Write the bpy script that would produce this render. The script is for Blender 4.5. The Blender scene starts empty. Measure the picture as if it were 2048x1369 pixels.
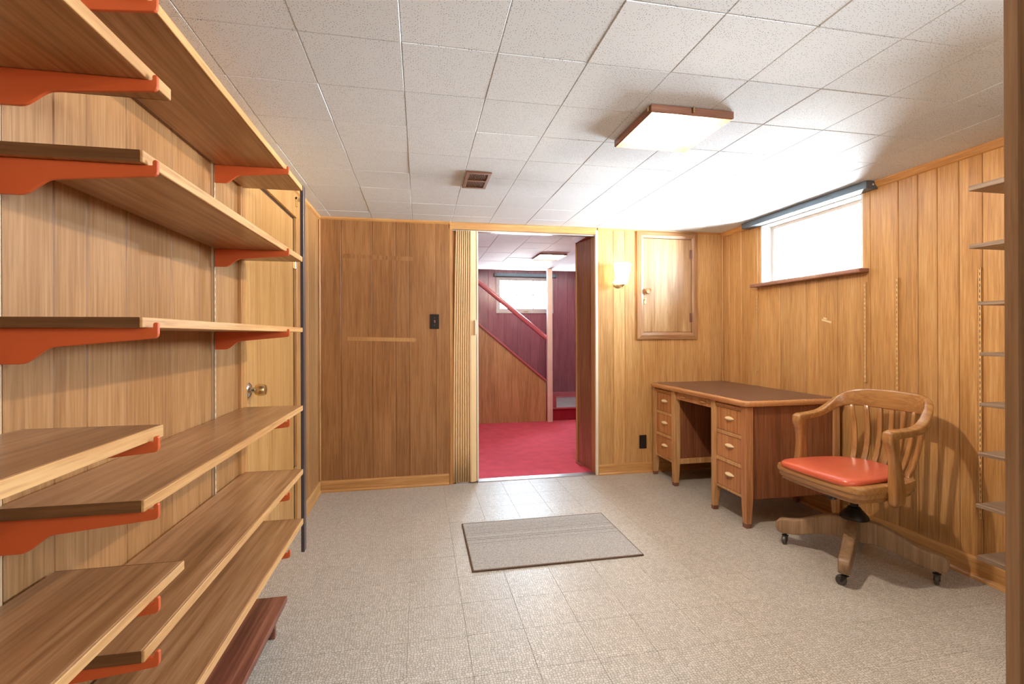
import bpy, bmesh, math, random
from mathutils import Vector, Matrix
random.seed(7)
R = math.radians
SC = bpy.context.scene
COL = SC.collection

# ------------------------------------------------------------------ camera
XL, XR, YB, H = -0.757, 2.690, 3.850, 2.114      # room planes
cam_d = bpy.data.cameras.new('camera'); cam = bpy.data.objects.new('camera', cam_d); COL.objects.link(cam)
F_PX, CXP, CYP, YAW, ROLL = 950.3, 1024.0, 670.8, 0.1919, -0.0034
cam_d.sensor_width = 36.0; cam_d.sensor_fit = 'HORIZONTAL'
cam_d.lens = 36.0 * F_PX / 2048
cam_d.shift_y = -(684.5 - CYP) / 2048
cam_d.clip_start = 0.05; cam_d.clip_end = 100
fw = Vector((math.sin(YAW), math.cos(YAW), 0)); rt = Vector((math.cos(YAW), -math.sin(YAW), 0)); up = Vector((0, 0, 1))
r2 = math.cos(ROLL) * rt + math.sin(ROLL) * up; u2 = -math.sin(ROLL) * rt + math.cos(ROLL) * up
m = Matrix((r2, u2, -fw)).transposed().to_4x4(); m.translation = Vector((0, 0, 1.20))
cam.matrix_world = m
SC.camera = cam

# ------------------------------------------------------------------ sky, window light, exposure
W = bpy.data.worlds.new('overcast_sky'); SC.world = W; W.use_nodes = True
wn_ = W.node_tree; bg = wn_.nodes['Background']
# hazy bright sky above the horizon, a brighter ground glow added below to lift the ceilings
SKY, SKY_S, GROUND, GROUND_FILL_S = (0.66, 0.83, 1.0), 85.0, (0.96, 0.98, 1.0), 170.0
g_ = wn_.nodes.new('ShaderNodeTexCoord'); sx_ = wn_.nodes.new('ShaderNodeSeparateXYZ'); mr_ = wn_.nodes.new('ShaderNodeMapRange'); mx_ = wn_.nodes.new('ShaderNodeMix'); mx_.data_type = 'RGBA'
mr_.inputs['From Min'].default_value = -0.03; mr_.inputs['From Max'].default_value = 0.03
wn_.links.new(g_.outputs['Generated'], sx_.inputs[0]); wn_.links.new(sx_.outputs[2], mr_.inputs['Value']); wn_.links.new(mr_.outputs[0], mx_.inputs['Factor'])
mx_.inputs[6].default_value = (*[v * GROUND_FILL_S for v in GROUND], 1); mx_.inputs[7].default_value = (*[v * SKY_S for v in SKY], 1)
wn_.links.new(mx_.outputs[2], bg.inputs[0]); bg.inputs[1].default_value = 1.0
SC.view_settings.view_transform = 'Standard'
try: SC.view_settings.look = 'None'
except Exception: pass
SC.view_settings.gamma = 1.0; SC.view_settings.use_curve_mapping = False
SC.view_settings.exposure = 0.10
SC.cycles.use_denoising = True
SC.cycles.max_bounces = 10; SC.cycles.diffuse_bounces = 6; SC.cycles.glossy_bounces = 4; SC.cycles.transparent_max_bounces = 8
SC.cycles.sample_clamp_indirect = 6.0
SC.cycles.caustics_reflective = False; SC.cycles.caustics_refractive = False

def portal(name, loc, rot, sx, sy):
    d = bpy.data.lights.new(name, 'AREA'); d.shape = 'RECTANGLE'; d.size = sx; d.size_y = sy
    d.cycles.is_portal = True
    o = bpy.data.objects.new(name, d); COL.objects.link(o); o.location = loc; o.rotation_euler = rot
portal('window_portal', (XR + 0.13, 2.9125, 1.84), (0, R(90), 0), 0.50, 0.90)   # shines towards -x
portal('fill_window_portal', (XR + 0.13, -0.65, 1.84), (0, R(90), 0), 0.50, 1.30)  # portal of the unseen front window, added for fill
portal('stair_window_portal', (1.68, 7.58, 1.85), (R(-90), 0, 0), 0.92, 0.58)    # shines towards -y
LAMP_COL = (1.0, 0.84, 0.66); LAMP_ROOM = 74.0; LAMP_STAIR = 38.0; LAMP_FILL = 28.0; SCONCE = 11.0; SCONCE_FILL = 40.0   # radiance of the diffusers; two unseen ones are added as fill

# ------------------------------------------------------------------ helpers
def lin(c):
    return tuple(((v / 255) / 12.92 if v / 255 <= 0.04045 else ((v / 255 + 0.055) / 1.055) ** 2.4) for v in c)
def new_mat(name):
    mt = bpy.data.materials.new(name); mt.use_nodes = True
    nt = mt.node_tree; b = nt.nodes['Principled BSDF']
    return mt, nt, b
def N(nt, t, **kw):
    n = nt.nodes.new(t)
    for k, v in kw.items(): setattr(n, k, v)
    return n
def flat(name, c, rough=0.5, metal=0.0, bump=0.0, bscale=300, var=0.0, coat=0.0, spec=0.5):
    mt, nt, b = new_mat(name)
    b.inputs['Roughness'].default_value = rough; b.inputs['Metallic'].default_value = metal
    b.inputs['Coat Weight'].default_value = coat; b.inputs['Specular IOR Level'].default_value = spec
    col = (*lin(c), 1)
    b.inputs['Base Color'].default_value = col
    tc = N(nt, 'ShaderNodeTexCoord')
    if var:
        no = N(nt, 'ShaderNodeTexNoise'); no.inputs['Scale'].default_value = 9; no.inputs['Detail'].default_value = 6
        nt.links.new(tc.outputs['Object'], no.inputs['Vector'])
        rp = N(nt, 'ShaderNodeValToRGB')
        rp.color_ramp.elements[0].position = 0.3; rp.color_ramp.elements[1].position = 0.7
        rp.color_ramp.elements[0].color = tuple(v * (1 - var) for v in col[:3]) + (1,)
        rp.color_ramp.elements[1].color = tuple(min(1, v * (1 + var)) for v in col[:3]) + (1,)
        nt.links.new(no.outputs['Fac'], rp.inputs['Fac']); nt.links.new(rp.outputs['Color'], b.inputs['Base Color'])
    if bump:
        no = N(nt, 'ShaderNodeTexNoise'); no.inputs['Scale'].default_value = bscale; no.inputs['Detail'].default_value = 3
        nt.links.new(tc.outputs['Object'], no.inputs['Vector'])
        bp = N(nt, 'ShaderNodeBump'); bp.inputs['Strength'].default_value = bump; bp.inputs['Distance'].default_value = 0.002
        nt.links.new(no.outputs['Fac'], bp.inputs['Height']); nt.links.new(bp.outputs['Normal'], b.inputs['Normal'])
    return mt
def wood(name, dark, mid, light, axis='z', big=5.0, fine=115.0, rough=0.38, tone=0.10, stripes=0.0, coat=0.0, spread=0.16, pores=0.3, bump=0.06, cath=0.35, spec=0.5):
    """grain that runs along AXIS: broad flame figure, fine streaks, pores, and a tone of its own per piece"""
    mt, nt, b = new_mat(name); L = nt.links.new
    b.inputs['Roughness'].default_value = rough; b.inputs['Coat Weight'].default_value = coat; b.inputs['Coat Roughness'].default_value = 0.18
    b.inputs['Specular IOR Level'].default_value = spec
    tc = N(nt, 'ShaderNodeTexCoord'); oi = N(nt, 'ShaderNodeObjectInfo')
    mul = N(nt, 'ShaderNodeVectorMath', operation='MULTIPLY'); mul.inputs[1].default_value = (7.3, 5.1, 3.7)
    cmb = N(nt, 'ShaderNodeCombineXYZ')
    for i in range(3): L(oi.outputs['Random'], cmb.inputs[i])
    L(cmb.outputs[0], mul.inputs[0])
    add = N(nt, 'ShaderNodeVectorMath', operation='ADD'); L(tc.outputs['Object'], add.inputs[0]); L(mul.outputs[0], add.inputs[1])
    def squeezed(k):
        mp = N(nt, 'ShaderNodeMapping')
        s = [1.0, 1.0, 1.0]; s['xyz'.index(axis)] = k
        mp.inputs['Scale'].default_value = s; L(add.outputs[0], mp.inputs['Vector']); return mp
    n1 = N(nt, 'ShaderNodeTexNoise'); n1.inputs['Scale'].default_value = big; n1.inputs['Detail'].default_value = 5; n1.inputs['Roughness'].default_value = 0.55; n1.inputs['Distortion'].default_value = 0.8
    L(squeezed(0.12).outputs[0], n1.inputs['Vector'])
    n2 = N(nt, 'ShaderNodeTexNoise'); n2.inputs['Scale'].default_value = fine; n2.inputs['Detail'].default_value = 4; n2.inputs['Roughness'].default_value = 0.6
    L(squeezed(0.035).outputs[0], n2.inputs['Vector'])
    # flame figure: rings of the broad noise
    rg = N(nt, 'ShaderNodeMath', operation='MULTIPLY'); rg.inputs[1].default_value = 26.0; L(n1.outputs['Fac'], rg.inputs[0])
    sn = N(nt, 'ShaderNodeMath', operation='SINE'); L(rg.outputs[0], sn.inputs[0])
    a1 = N(nt, 'ShaderNodeMath', operation='MULTIPLY_ADD'); a1.inputs[1].default_value = 0.10 * cath; L(sn.outputs[0], a1.inputs[0]); L(n1.outputs['Fac'], a1.inputs[2])
    mx = N(nt, 'ShaderNodeMath', operation='MULTIPLY_ADD'); mx.inputs[1].default_value = 0.62; L(n2.outputs['Fac'], mx.inputs[0])
    sc = N(nt, 'ShaderNodeMath', operation='MULTIPLY'); sc.inputs[1].default_value = 0.38; L(a1.outputs[0], sc.inputs[0]); L(sc.outputs[0], mx.inputs[2])
    fac = mx.outputs[0]
    if stripes:
        n3 = N(nt, 'ShaderNodeTexNoise'); n3.inputs['Scale'].default_value = 42; n3.inputs['Detail'].default_value = 1
        L(squeezed(0.02).outputs[0], n3.inputs['Vector'])
        a3 = N(nt, 'ShaderNodeMath', operation='MULTIPLY_ADD'); a3.inputs[1].default_value = stripes
        s3 = N(nt, 'ShaderNodeMath', operation='SUBTRACT'); s3.inputs[1].default_value = 0.5; L(n3.outputs['Fac'], s3.inputs[0])
        L(s3.outputs[0], a3.inputs[0]); L(fac, a3.inputs[2]); fac = a3.outputs[0]
    rp = N(nt, 'ShaderNodeValToRGB'); e = rp.color_ramp.elements
    e[0].position = 0.5 - spread; e[0].color = (*lin(dark), 1); e[1].position = 0.5 + spread; e[1].color = (*lin(light), 1)
    k = e.new(0.5); k.color = (*lin(mid), 1)
    L(fac, rp.inputs['Fac'])
    hsv = N(nt, 'ShaderNodeHueSaturation')
    mr = N(nt, 'ShaderNodeMapRange'); mr.inputs['To Min'].default_value = 1 - tone; mr.inputs['To Max'].default_value = 1 + tone
    L(oi.outputs['Random'], mr.inputs['Value']); L(mr.outputs[0], hsv.inputs['Value']); L(rp.outputs['Color'], hsv.inputs['Color'])
    n4 = N(nt, 'ShaderNodeTexNoise'); n4.inputs['Scale'].default_value = 190; n4.inputs['Detail'].default_value = 2
    L(squeezed(0.045).outputs[0], n4.inputs['Vector'])
    p4 = N(nt, 'ShaderNodeMapRange'); p4.inputs['From Min'].default_value = 0.56; p4.inputs['From Max'].default_value = 0.72; p4.inputs['To Max'].default_value = pores
    L(n4.outputs['Fac'], p4.inputs['Value'])
    m4 = N(nt, 'ShaderNodeMix', data_type='RGBA'); m4.inputs[7].default_value = (*[v * 0.45 for v in lin(dark)], 1)
    L(p4.outputs[0], m4.inputs['Factor']); L(hsv.outputs['Color'], m4.inputs[6]); L(m4.outputs[2], b.inputs['Base Color'])
    bp = N(nt, 'ShaderNodeBump'); bp.inputs['Strength'].default_value = bump; bp.inputs['Distance'].default_value = 0.001
    L(n2.outputs['Fac'], bp.inputs['Height']); L(bp.outputs['Normal'], b.inputs['Normal'])
    return mt
def glow(name, c, s):
    mt, nt, b = new_mat(name)
    b.inputs['Base Color'].default_value = (0.8, 0.8, 0.8, 1)
    b.inputs['Emission Color'].default_value = (*c, 1); b.inputs['Emission Strength'].default_value = s
    return mt

class MB:
    def __init__(s): s.v = []; s.f = []
    def add(s, vs, fs):
        k = len(s.v); s.v += [tuple(v) for v in vs]; s.f += [tuple(i + k for i in f) for f in fs]; return s
    def box(s, x0, x1, y0, y1, z0, z1):
        return s.add([(x0, y0, z0), (x1, y0, z0), (x1, y1, z0), (x0, y1, z0), (x0, y0, z1), (x1, y0, z1), (x1, y1, z1), (x0, y1, z1)],
                     [(3, 2, 1, 0), (4, 5, 6, 7), (0, 1, 5, 4), (1, 2, 6, 5), (2, 3, 7, 6), (3, 0, 4, 7)])
    def prism(s, poly, axis, a, b):
        """poly of (p, q) in the other two axes (x: y,z; y: x,z; z: x,y), extruded from a to b"""
        def P(p, q, t): return (t, p, q) if axis == 'x' else (p, t, q) if axis == 'y' else (p, q, t)
        n = len(poly)
        vs = [P(p, q, a) for p, q in poly] + [P(p, q, b) for p, q in poly]
        fs = [tuple(range(n))[::-1], tuple(range(n, 2 * n))] + [(i, (i + 1) % n, n + (i + 1) % n, n + i) for i in range(n)]
        return s.add(vs, fs)
    def loft(s, rings, close=True):
        n = len(rings[0]); vs = [p for r in rings for p in r]; fs = []
        for k in range(len(rings) - 1):
            for i in range(n): fs.append((k * n + i, k * n + (i + 1) % n, (k + 1) * n + (i + 1) % n, (k + 1) * n + i))
        if close: fs += [tuple(range(n))[::-1], tuple(range((len(rings) - 1) * n, len(rings) * n))]
        return s.add(vs, fs)
    def cyl(s, p0, p1, r0, r1=None, n=16):
        r1 = r0 if r1 is None else r1
        p0, p1 = Vector(p0), Vector(p1); d = (p1 - p0).normalized()
        u = d.orthogonal().normalized(); w = d.cross(u)
        ring = lambda p, r: [p + r * (math.cos(2 * math.pi * i / n) * u + math.sin(2 * math.pi * i / n) * w) for i in range(n)]
        return s.loft([ring(p0, r0), ring(p1, r1)])
    def lathe(s, c, prof, axis=(0, 0, 1), n=24):
        d = Vector(axis).normalized(); u = d.orthogonal().normalized(); w = d.cross(u); c = Vector(c)
        return s.loft([[c + d * h + max(r, 1e-4) * (math.cos(2 * math.pi * i / n) * u + math.sin(2 * math.pi * i / n) * w) for i in range(n)] for r, h in prof])
    def build(s, name, mat, parent=None, bevel=0.0, seg=1, smooth=False, subd=0, loc=None, local=False, angle=40):
        off = Vector((0, 0, 0))
        if loc is not None: off = Vector(loc)
        elif parent is not None and not local: off = WORLD[parent.name]
        me = bpy.data.meshes.new(name)
        me.from_pydata([Vector(v) - off for v in s.v], [], s.f); me.update()
        bm = bmesh.new(); bm.from_mesh(me)
        bmesh.ops.recalc_face_normals(bm, faces=bm.faces)
        if bevel: bmesh.ops.bevel(bm, geom=list(bm.edges), offset=bevel, segments=seg, profile=0.6, affect='EDGES', clamp_overlap=True)
        bm.to_mesh(me); bm.free()
        if smooth:
            for p in me.polygons: p.use_smooth = True
            if not subd: me.set_sharp_from_angle(angle=R(angle))
        me.materials.append(mat)
        return link(name, me, parent, loc, subd)
WORLD = {}
def link(name, me, parent=None, loc=None, subd=0):
    o = bpy.data.objects.new(name, me); COL.objects.link(o)
    if parent is not None:
        o.parent = parent; WORLD[o.name] = WORLD.get(parent.name, Vector((0, 0, 0))).copy()
    else:
        o.location = loc or (0, 0, 0); WORLD[o.name] = Vector(loc or (0, 0, 0))
    if subd:
        md = o.modifiers.new('smooth', 'SUBSURF'); md.levels = subd; md.render_levels = subd
    return o
def tag(o, label=None, cat=None, group=None, kind=None):
    for k, v in (('label', label), ('category', cat), ('group', group), ('kind', kind)):
        if v: o[k] = v
    return o
def thing(name, label, cat, loc, group=None, rotz=0.0):
    o = bpy.data.objects.new(name, None); COL.objects.link(o); o.location = loc; o.rotation_euler = (0, 0, rotz)
    o.empty_display_size = 0.05
    WORLD[o.name] = Vector(loc)
    return tag(o, label, cat, group)
def struct(o): o['kind'] = 'structure'; return o

# ------------------------------------------------------------------ materials
M = {}
M['panel'] = wood('honey_panelling', (160, 114, 64), (188, 141, 86), (206, 164, 110), 'z', rough=0.36, tone=0.08, cath=0.6)
M['panel_left'] = wood('left_wall_panelling', (140, 98, 56), (165, 121, 75), (184, 142, 96), 'z', big=4, rough=0.42, tone=0.05, cath=0.15)
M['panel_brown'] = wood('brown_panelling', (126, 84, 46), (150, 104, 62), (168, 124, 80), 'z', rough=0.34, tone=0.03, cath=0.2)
M['panel_maroon'] = wood('maroon_panelling', (112, 62, 70), (134, 80, 88), (152, 98, 104), 'z', rough=0.25, tone=0.05)
M['panel_stair'] = wood('stair_side_panelling', (150, 110, 74), (180, 138, 96), (202, 160, 116), 'z', rough=0.3, tone=0.05)
M['trim'] = wood('trim_wood', (164, 116, 66), (192, 142, 86), (210, 166, 108), 'x', rough=0.33, tone=0.05)
M['trim_y'] = wood('trim_wood_lengthwise', (164, 116, 66), (192, 142, 86), (210, 166, 108), 'y', rough=0.33, tone=0.05)
M['trim_z'] = wood('trim_wood_upright', (160, 112, 64), (188, 138, 84), (206, 162, 106), 'z', rough=0.35, tone=0.05)
M['door'] = wood('closet_door_veneer', (160, 114, 62), (182, 136, 80), (198, 156, 100), 'z', big=3.5, fine=50, rough=0.4, tone=0.0)
M['groove'] = flat('dark_backing', (58, 36, 20), 0.8, bump=0.1)
M['shelf'] = wood('shelf_veneer', (122, 84, 50), (158, 115, 77), (184, 144, 106), 'y', big=5, fine=60, rough=0.33, tone=0.06, coat=0.15)
M['shelf_edge'] = wood('shelf_edge_banding', (172, 124, 74), (194, 148, 94), (210, 170, 118), 'y', big=6, fine=90, rough=0.45, tone=0.06)
M['shelf_end'] = wood('dark_shelf_end', (84, 52, 26), (104, 68, 36), (124, 84, 48), 'x', rough=0.5, tone=0.05)
M['shelf_red'] = wood('striped_red_veneer', (86, 46, 36), (124, 74, 58), (156, 104, 84), 'y', big=6, rough=0.4, stripes=0.9, spread=0.26)
M['shelf_grey'] = wood('grey_brown_shelf', (104, 84, 68), (134, 112, 92), (160, 138, 116), 'y', rough=0.45, tone=0.06)
M['orange'] = flat('orange_enamel', (202, 92, 46), 0.42, bump=0.02, var=0.04)
M['standard'] = flat('tan_painted_steel', (214, 172, 116), 0.4, bump=0.02, var=0.05)
M['standard_pale'] = flat('pale_painted_steel', (205, 176, 140), 0.4, bump=0.02, var=0.05)
M['slot'] = flat('slot_shadow_steel', (52, 36, 24), 0.7, bump=0.02)
M['post_metal'] = flat('dark_grey_metal', (86, 78, 80), 0.35, 0.4, bump=0.02, var=0.05)
M['brass'] = flat('brass', (222, 198, 148), 0.28, 1.0, bump=0.02)
M['chrome'] = flat('chrome', (205, 205, 208), 0.15, 1.0, bump=0.01)
M['steel'] = flat('aluminium', (190, 190, 192), 0.32, 0.9, bump=0.02, var=0.05)
M['black'] = flat('black_plastic', (32, 28, 27), 0.35, bump=0.02, var=0.1)
M['bronze'] = flat('brown_enamelled_steel', (122, 82, 66), 0.4, 0.2, bump=0.02, var=0.08)
M['vinyl'] = flat('cream_vinyl', (226, 194, 146), 0.5, bump=0.15, bscale=500, var=0.03)
M['white'] = flat('white_paint', (232, 232, 230), 0.4, bump=0.03, var=0.02)
M['offwhite'] = flat('ivory_plastic', (226, 218, 200), 0.4, bump=0.02, var=0.02)
M['slate'] = flat('slate_blue_metal', (84, 96, 106), 0.4, 0.1, bump=0.03, var=0.04)
M['plaster'] = flat('pale_plaster', (205, 198, 188), 0.8, bump=0.1, var=0.03)
M['carpet'] = flat('crimson_carpet', (204, 84, 100), 0.95, bump=0.9, bscale=420, var=0.10, spec=0.1)
M['carpet_dark'] = flat('maroon_carpet', (160, 46, 62), 0.95, bump=0.9, bscale=420, var=0.12, spec=0.1)
M['maroon_paint'] = flat('maroon_gloss_paint', (170, 86, 94), 0.3, bump=0.03, var=0.06)
M['desk'] = wood('desk_mahogany', (98, 56, 38), (130, 80, 54), (154, 102, 70), 'z', big=5, fine=80, rough=0.32, tone=0.06)
M['desk_leg'] = wood('desk_leg_wood', (136, 86, 52), (166, 112, 72), (190, 138, 96), 'z', big=4, rough=0.3, tone=0.03)
M['desk_light'] = wood('worn_desk_wood', (158, 112, 68), (186, 140, 92), (206, 168, 122), 'z', big=7, rough=0.36, tone=0.07)
M['desk_edge'] = wood('desk_top_edge', (138, 88, 52), (174, 120, 74), (200, 150, 100), 'y', big=2.5, cath=0.0, spread=0.26, rough=0.25, tone=0.03, coat=0.3)
M['desk_top'] = flat('brown_linoleum', (92, 62, 52), 0.28, bump=0.03, var=0.16)
M['desk_front'] = wood('drawer_front_wood', (150, 96, 56), (180, 124, 78), (198, 146, 98), 'z', big=4, fine=60, rough=0.34, tone=0.05)
M['chair'] = wood('chair_oak', (118, 78, 42), (156, 110, 62), (184, 140, 88), 'y', big=2.5, fine=60, cath=0.0, spread=0.26, rough=0.24, tone=0.08, coat=0.35)
M['chair_post'] = wood('chair_oak_upright', (118, 78, 42), (158, 112, 64), (188, 144, 92), 'z', big=2.5, cath=0.0, spread=0.26, fine=60, rough=0.26, tone=0.08, coat=0.3)
M['chair_worn'] = wood('worn_chair_base_wood', (108, 82, 58), (136, 108, 80), (164, 136, 106), 'z', big=2.5, fine=60, rough=0.45, tone=0.08, cath=0.0, spread=0.2)
M['vinyl_red'] = flat('orange_red_vinyl', (196, 92, 66), 0.26, bump=0.04, bscale=250, var=0.05)
M['iron'] = flat('black_iron', (38, 33, 30), 0.4, 0.5, bump=0.05, var=0.1)
M['rubber'] = flat('dark_rubber', (64, 60, 58), 0.45, bump=0.05, var=0.1)
M['mark'] = wood('faded_panel', (160, 116, 68), (176, 130, 80), (190, 146, 94), 'z', rough=0.4, tone=0.0)
M['lamp_frame'] = wood('lamp_frame_wood', (112, 74, 58), (142, 98, 80), (166, 122, 102), 'x', rough=0.3, tone=0.04)
M['tape'] = flat('masking_tape', (222, 200, 160), 0.7, bump=0.1)
M['post_wood'] = wood('jamb_wood', (146, 122, 98), (170, 144, 118), (190, 166, 140), 'z', rough=0.4, tone=0.04)
M['pink_paint'] = flat('pale_pink_paint', (232, 212, 198), 0.45, bump=0.05, var=0.06)
M['landing'] = flat('pale_grey_boards', (186, 198, 204), 0.3, bump=0.05, var=0.05)

def floor_mat():
    mt, nt, b = new_mat('cracked_mosaic_vinyl'); L = nt.links.new
    tc = N(nt, 'ShaderNodeTexCoord'); oi = N(nt, 'ShaderNodeObjectInfo'); geo = N(nt, 'ShaderNodeNewGeometry')
    wv = N(nt, 'ShaderNodeTexNoise'); wv.inputs['Scale'].default_value = 14; wv.inputs['Detail'].default_value = 2
    L(geo.outputs['Position'], wv.inputs['Vector'])
    off = N(nt, 'ShaderNodeVectorMath', operation='SCALE'); off.inputs['Scale'].default_value = 0.03; L(wv.outputs['Color'], off.inputs[0])
    ad = N(nt, 'ShaderNodeVectorMath', operation='ADD'); L(geo.outputs['Position'], ad.inputs[0]); L(off.outputs[0], ad.inputs[1])
    ve = N(nt, 'ShaderNodeTexVoronoi', feature='DISTANCE_TO_EDGE', voronoi_dimensions='2D'); ve.inputs['Scale'].default_value = 92; ve.inputs['Randomness'].default_value = 0.6
    L(ad.outputs[0], ve.inputs['Vector'])
    vc = N(nt, 'ShaderNodeTexVoronoi', feature='F1', voronoi_dimensions='2D'); vc.inputs['Scale'].default_value = 92; vc.inputs['Randomness'].default_value = 0.6
    L(ad.outputs[0], vc.inputs['Vector'])
    sep = N(nt, 'ShaderNodeSeparateColor'); L(vc.outputs['Color'], sep.inputs[0])
    chip = N(nt, 'ShaderNodeValToRGB'); e = chip.color_ramp.elements
    e[0].color = (*lin((178, 172, 161)), 1); e[1].color = (*lin((202, 197, 189)), 1); L(sep.outputs[0], chip.inputs['Fac'])
    cr = N(nt, 'ShaderNodeValToRGB'); e = cr.color_ramp.elements
    e[0].position = 0.02; e[0].color = (*lin((96, 80, 64)), 1); e[1].position = 0.10; e[1].color = (1, 1, 1, 1)
    L(ve.outputs['Distance'], cr.inputs['Fac'])
    mx = N(nt, 'ShaderNodeMix', data_type='RGBA', blend_type='MULTIPLY'); mx.inputs['Factor'].default_value = 0.85
    L(chip.outputs[0], mx.inputs[6]); L(cr.outputs[0], mx.inputs[7])
    hs = N(nt, 'ShaderNodeHueSaturation'); mr = N(nt, 'ShaderNodeMapRange'); mr.inputs['To Min'].default_value = 0.97; mr.inputs['To Max'].default_value = 1.03
    L(oi.outputs['Random'], mr.inputs['Value']); L(mr.outputs[0], hs.inputs['Value']); L(mx.outputs[2], hs.inputs['Color']); L(hs.outputs[0], b.inputs['Base Color'])
    b.inputs['Roughness'].default_value = 0.36
    bp = N(nt, 'ShaderNodeBump'); bp.inputs['Strength'].default_value = 0.35; bp.inputs['Distance'].default_value = 0.001
    L(cr.outputs[0], bp.inputs['Height']); L(bp.outputs['Normal'], b.inputs['Normal'])
    return mt
def ceil_mat():
    mt, nt, b = new_mat('pinhole_ceiling_tile'); L = nt.links.new
    tc = N(nt, 'ShaderNodeTexCoord'); oi = N(nt, 'ShaderNodeObjectInfo'); geo = N(nt, 'ShaderNodeNewGeometry')
    v = N(nt, 'ShaderNodeTexVoronoi', feature='F1'); v.voronoi_dimensions = '2D'; v.inputs['Scale'].default_value = 125; v.inputs['Randomness'].default_value = 1.0
    L(geo.outputs['Position'], v.inputs['Vector'])
    sep = N(nt, 'ShaderNodeSeparateColor'); L(v.outputs['Color'], sep.inputs[0])
    cl = N(nt, 'ShaderNodeTexNoise'); cl.inputs['Scale'].default_value = 16; L(geo.outputs['Position'], cl.inputs['Vector'])
    # hole radius differs from hole to hole, and many cells have none
    rad = N(nt, 'ShaderNodeMath', operation='MULTIPLY'); L(sep.outputs[0], rad.inputs[0]); L(cl.outputs['Fac'], rad.inputs[1])
    rr = N(nt, 'ShaderNodeMapRange'); rr.inputs['From Min'].default_value = 0.10; rr.inputs['From Max'].default_value = 0.34; rr.inputs['To Min'].default_value = 0.0; rr.inputs['To Max'].default_value = 0.155
    L(rad.outputs[0], rr.inputs['Value'])
    lt = N(nt, 'ShaderNodeMath', operation='LESS_THAN'); L(v.outputs['Distance'], lt.inputs[0]); L(rr.outputs[0], lt.inputs[1])
    # dust blown from the vent
    sx = N(nt, 'ShaderNodeSeparateXYZ'); L(geo.outputs['Position'], sx.inputs[0])
    def term(out, c, w):
        a = N(nt, 'ShaderNodeMath', operation='SUBTRACT'); a.inputs[1].default_value = c; L(out, a.inputs[0])
        d = N(nt, 'ShaderNodeMath', operation='DIVIDE'); d.inputs[1].default_value = w; L(a.outputs[0], d.inputs[0])
        p = N(nt, 'ShaderNodeMath', operation='MULTIPLY'); L(d.outputs[0], p.inputs[0]); L(d.outputs[0], p.inputs[1]); return p
    t1, t2 = term(sx.outputs[0], 0.36, 0.42), term(sx.outputs[1], 2.76, 0.13)
    sm = N(nt, 'ShaderNodeMath', operation='ADD'); L(t1.outputs[0], sm.inputs[0]); L(t2.outputs[0], sm.inputs[1])
    ng = N(nt, 'ShaderNodeMath', operation='MULTIPLY'); ng.inputs[1].default_value = -1; L(sm.outputs[0], ng.inputs[0])
    ex = N(nt, 'ShaderNodeMath', operation='EXPONENT'); L(ng.outputs[0], ex.inputs[0])
    dn = N(nt, 'ShaderNodeTexNoise'); dn.inputs['Scale'].default_value = 7; L(geo.outputs['Position'], dn.inputs['Vector'])
    ds = N(nt, 'ShaderNodeMath', operation='MULTIPLY'); L(ex.outputs[0], ds.inputs[0]); L(dn.outputs['Fac'], ds.inputs[1])
    ds2 = N(nt, 'ShaderNodeMath', operation='MULTIPLY'); ds2.inputs[1].default_value = 0.55; L(ds.outputs[0], ds2.inputs[0])
    m1 = N(nt, 'ShaderNodeMix', data_type='RGBA'); m1.inputs[6].default_value = (*lin((226, 237, 247)), 1); m1.inputs[7].default_value = (*lin((120, 114, 108)), 1)
    L(ds2.outputs[0], m1.inputs['Factor'])
    m2 = N(nt, 'ShaderNodeMix', data_type='RGBA'); m2.inputs[7].default_value = (*lin((112, 110, 108)), 1); L(m1.outputs[2], m2.inputs[6]); L(lt.outputs[0], m2.inputs['Factor'])
    hs = N(nt, 'ShaderNodeHueSaturation'); mr = N(nt, 'ShaderNodeMapRange'); mr.inputs['To Min'].default_value = 0.97; mr.inputs['To Max'].default_value = 1.02
    L(oi.outputs['Random'], mr.inputs['Value']); L(mr.outputs[0], hs.inputs['Value']); L(m2.outputs[2], hs.inputs['Color']); L(hs.outputs[0], b.inputs['Base Color'])
    b.inputs['Roughness'].default_value = 0.85; b.inputs['Specular IOR Level'].default_value = 0.2
    no = N(nt, 'ShaderNodeTexNoise'); no.inputs['Scale'].default_value = 260; L(geo.outputs['Position'], no.inputs['Vector'])
    bp = N(nt, 'ShaderNodeBump'); bp.inputs['Strength'].default_value = 0.25; bp.inputs['Distance'].default_value = 0.001
    L(no.outputs['Fac'], bp.inputs['Height']); L(bp.outputs['Normal'], b.inputs['Normal'])
    return mt
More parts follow.
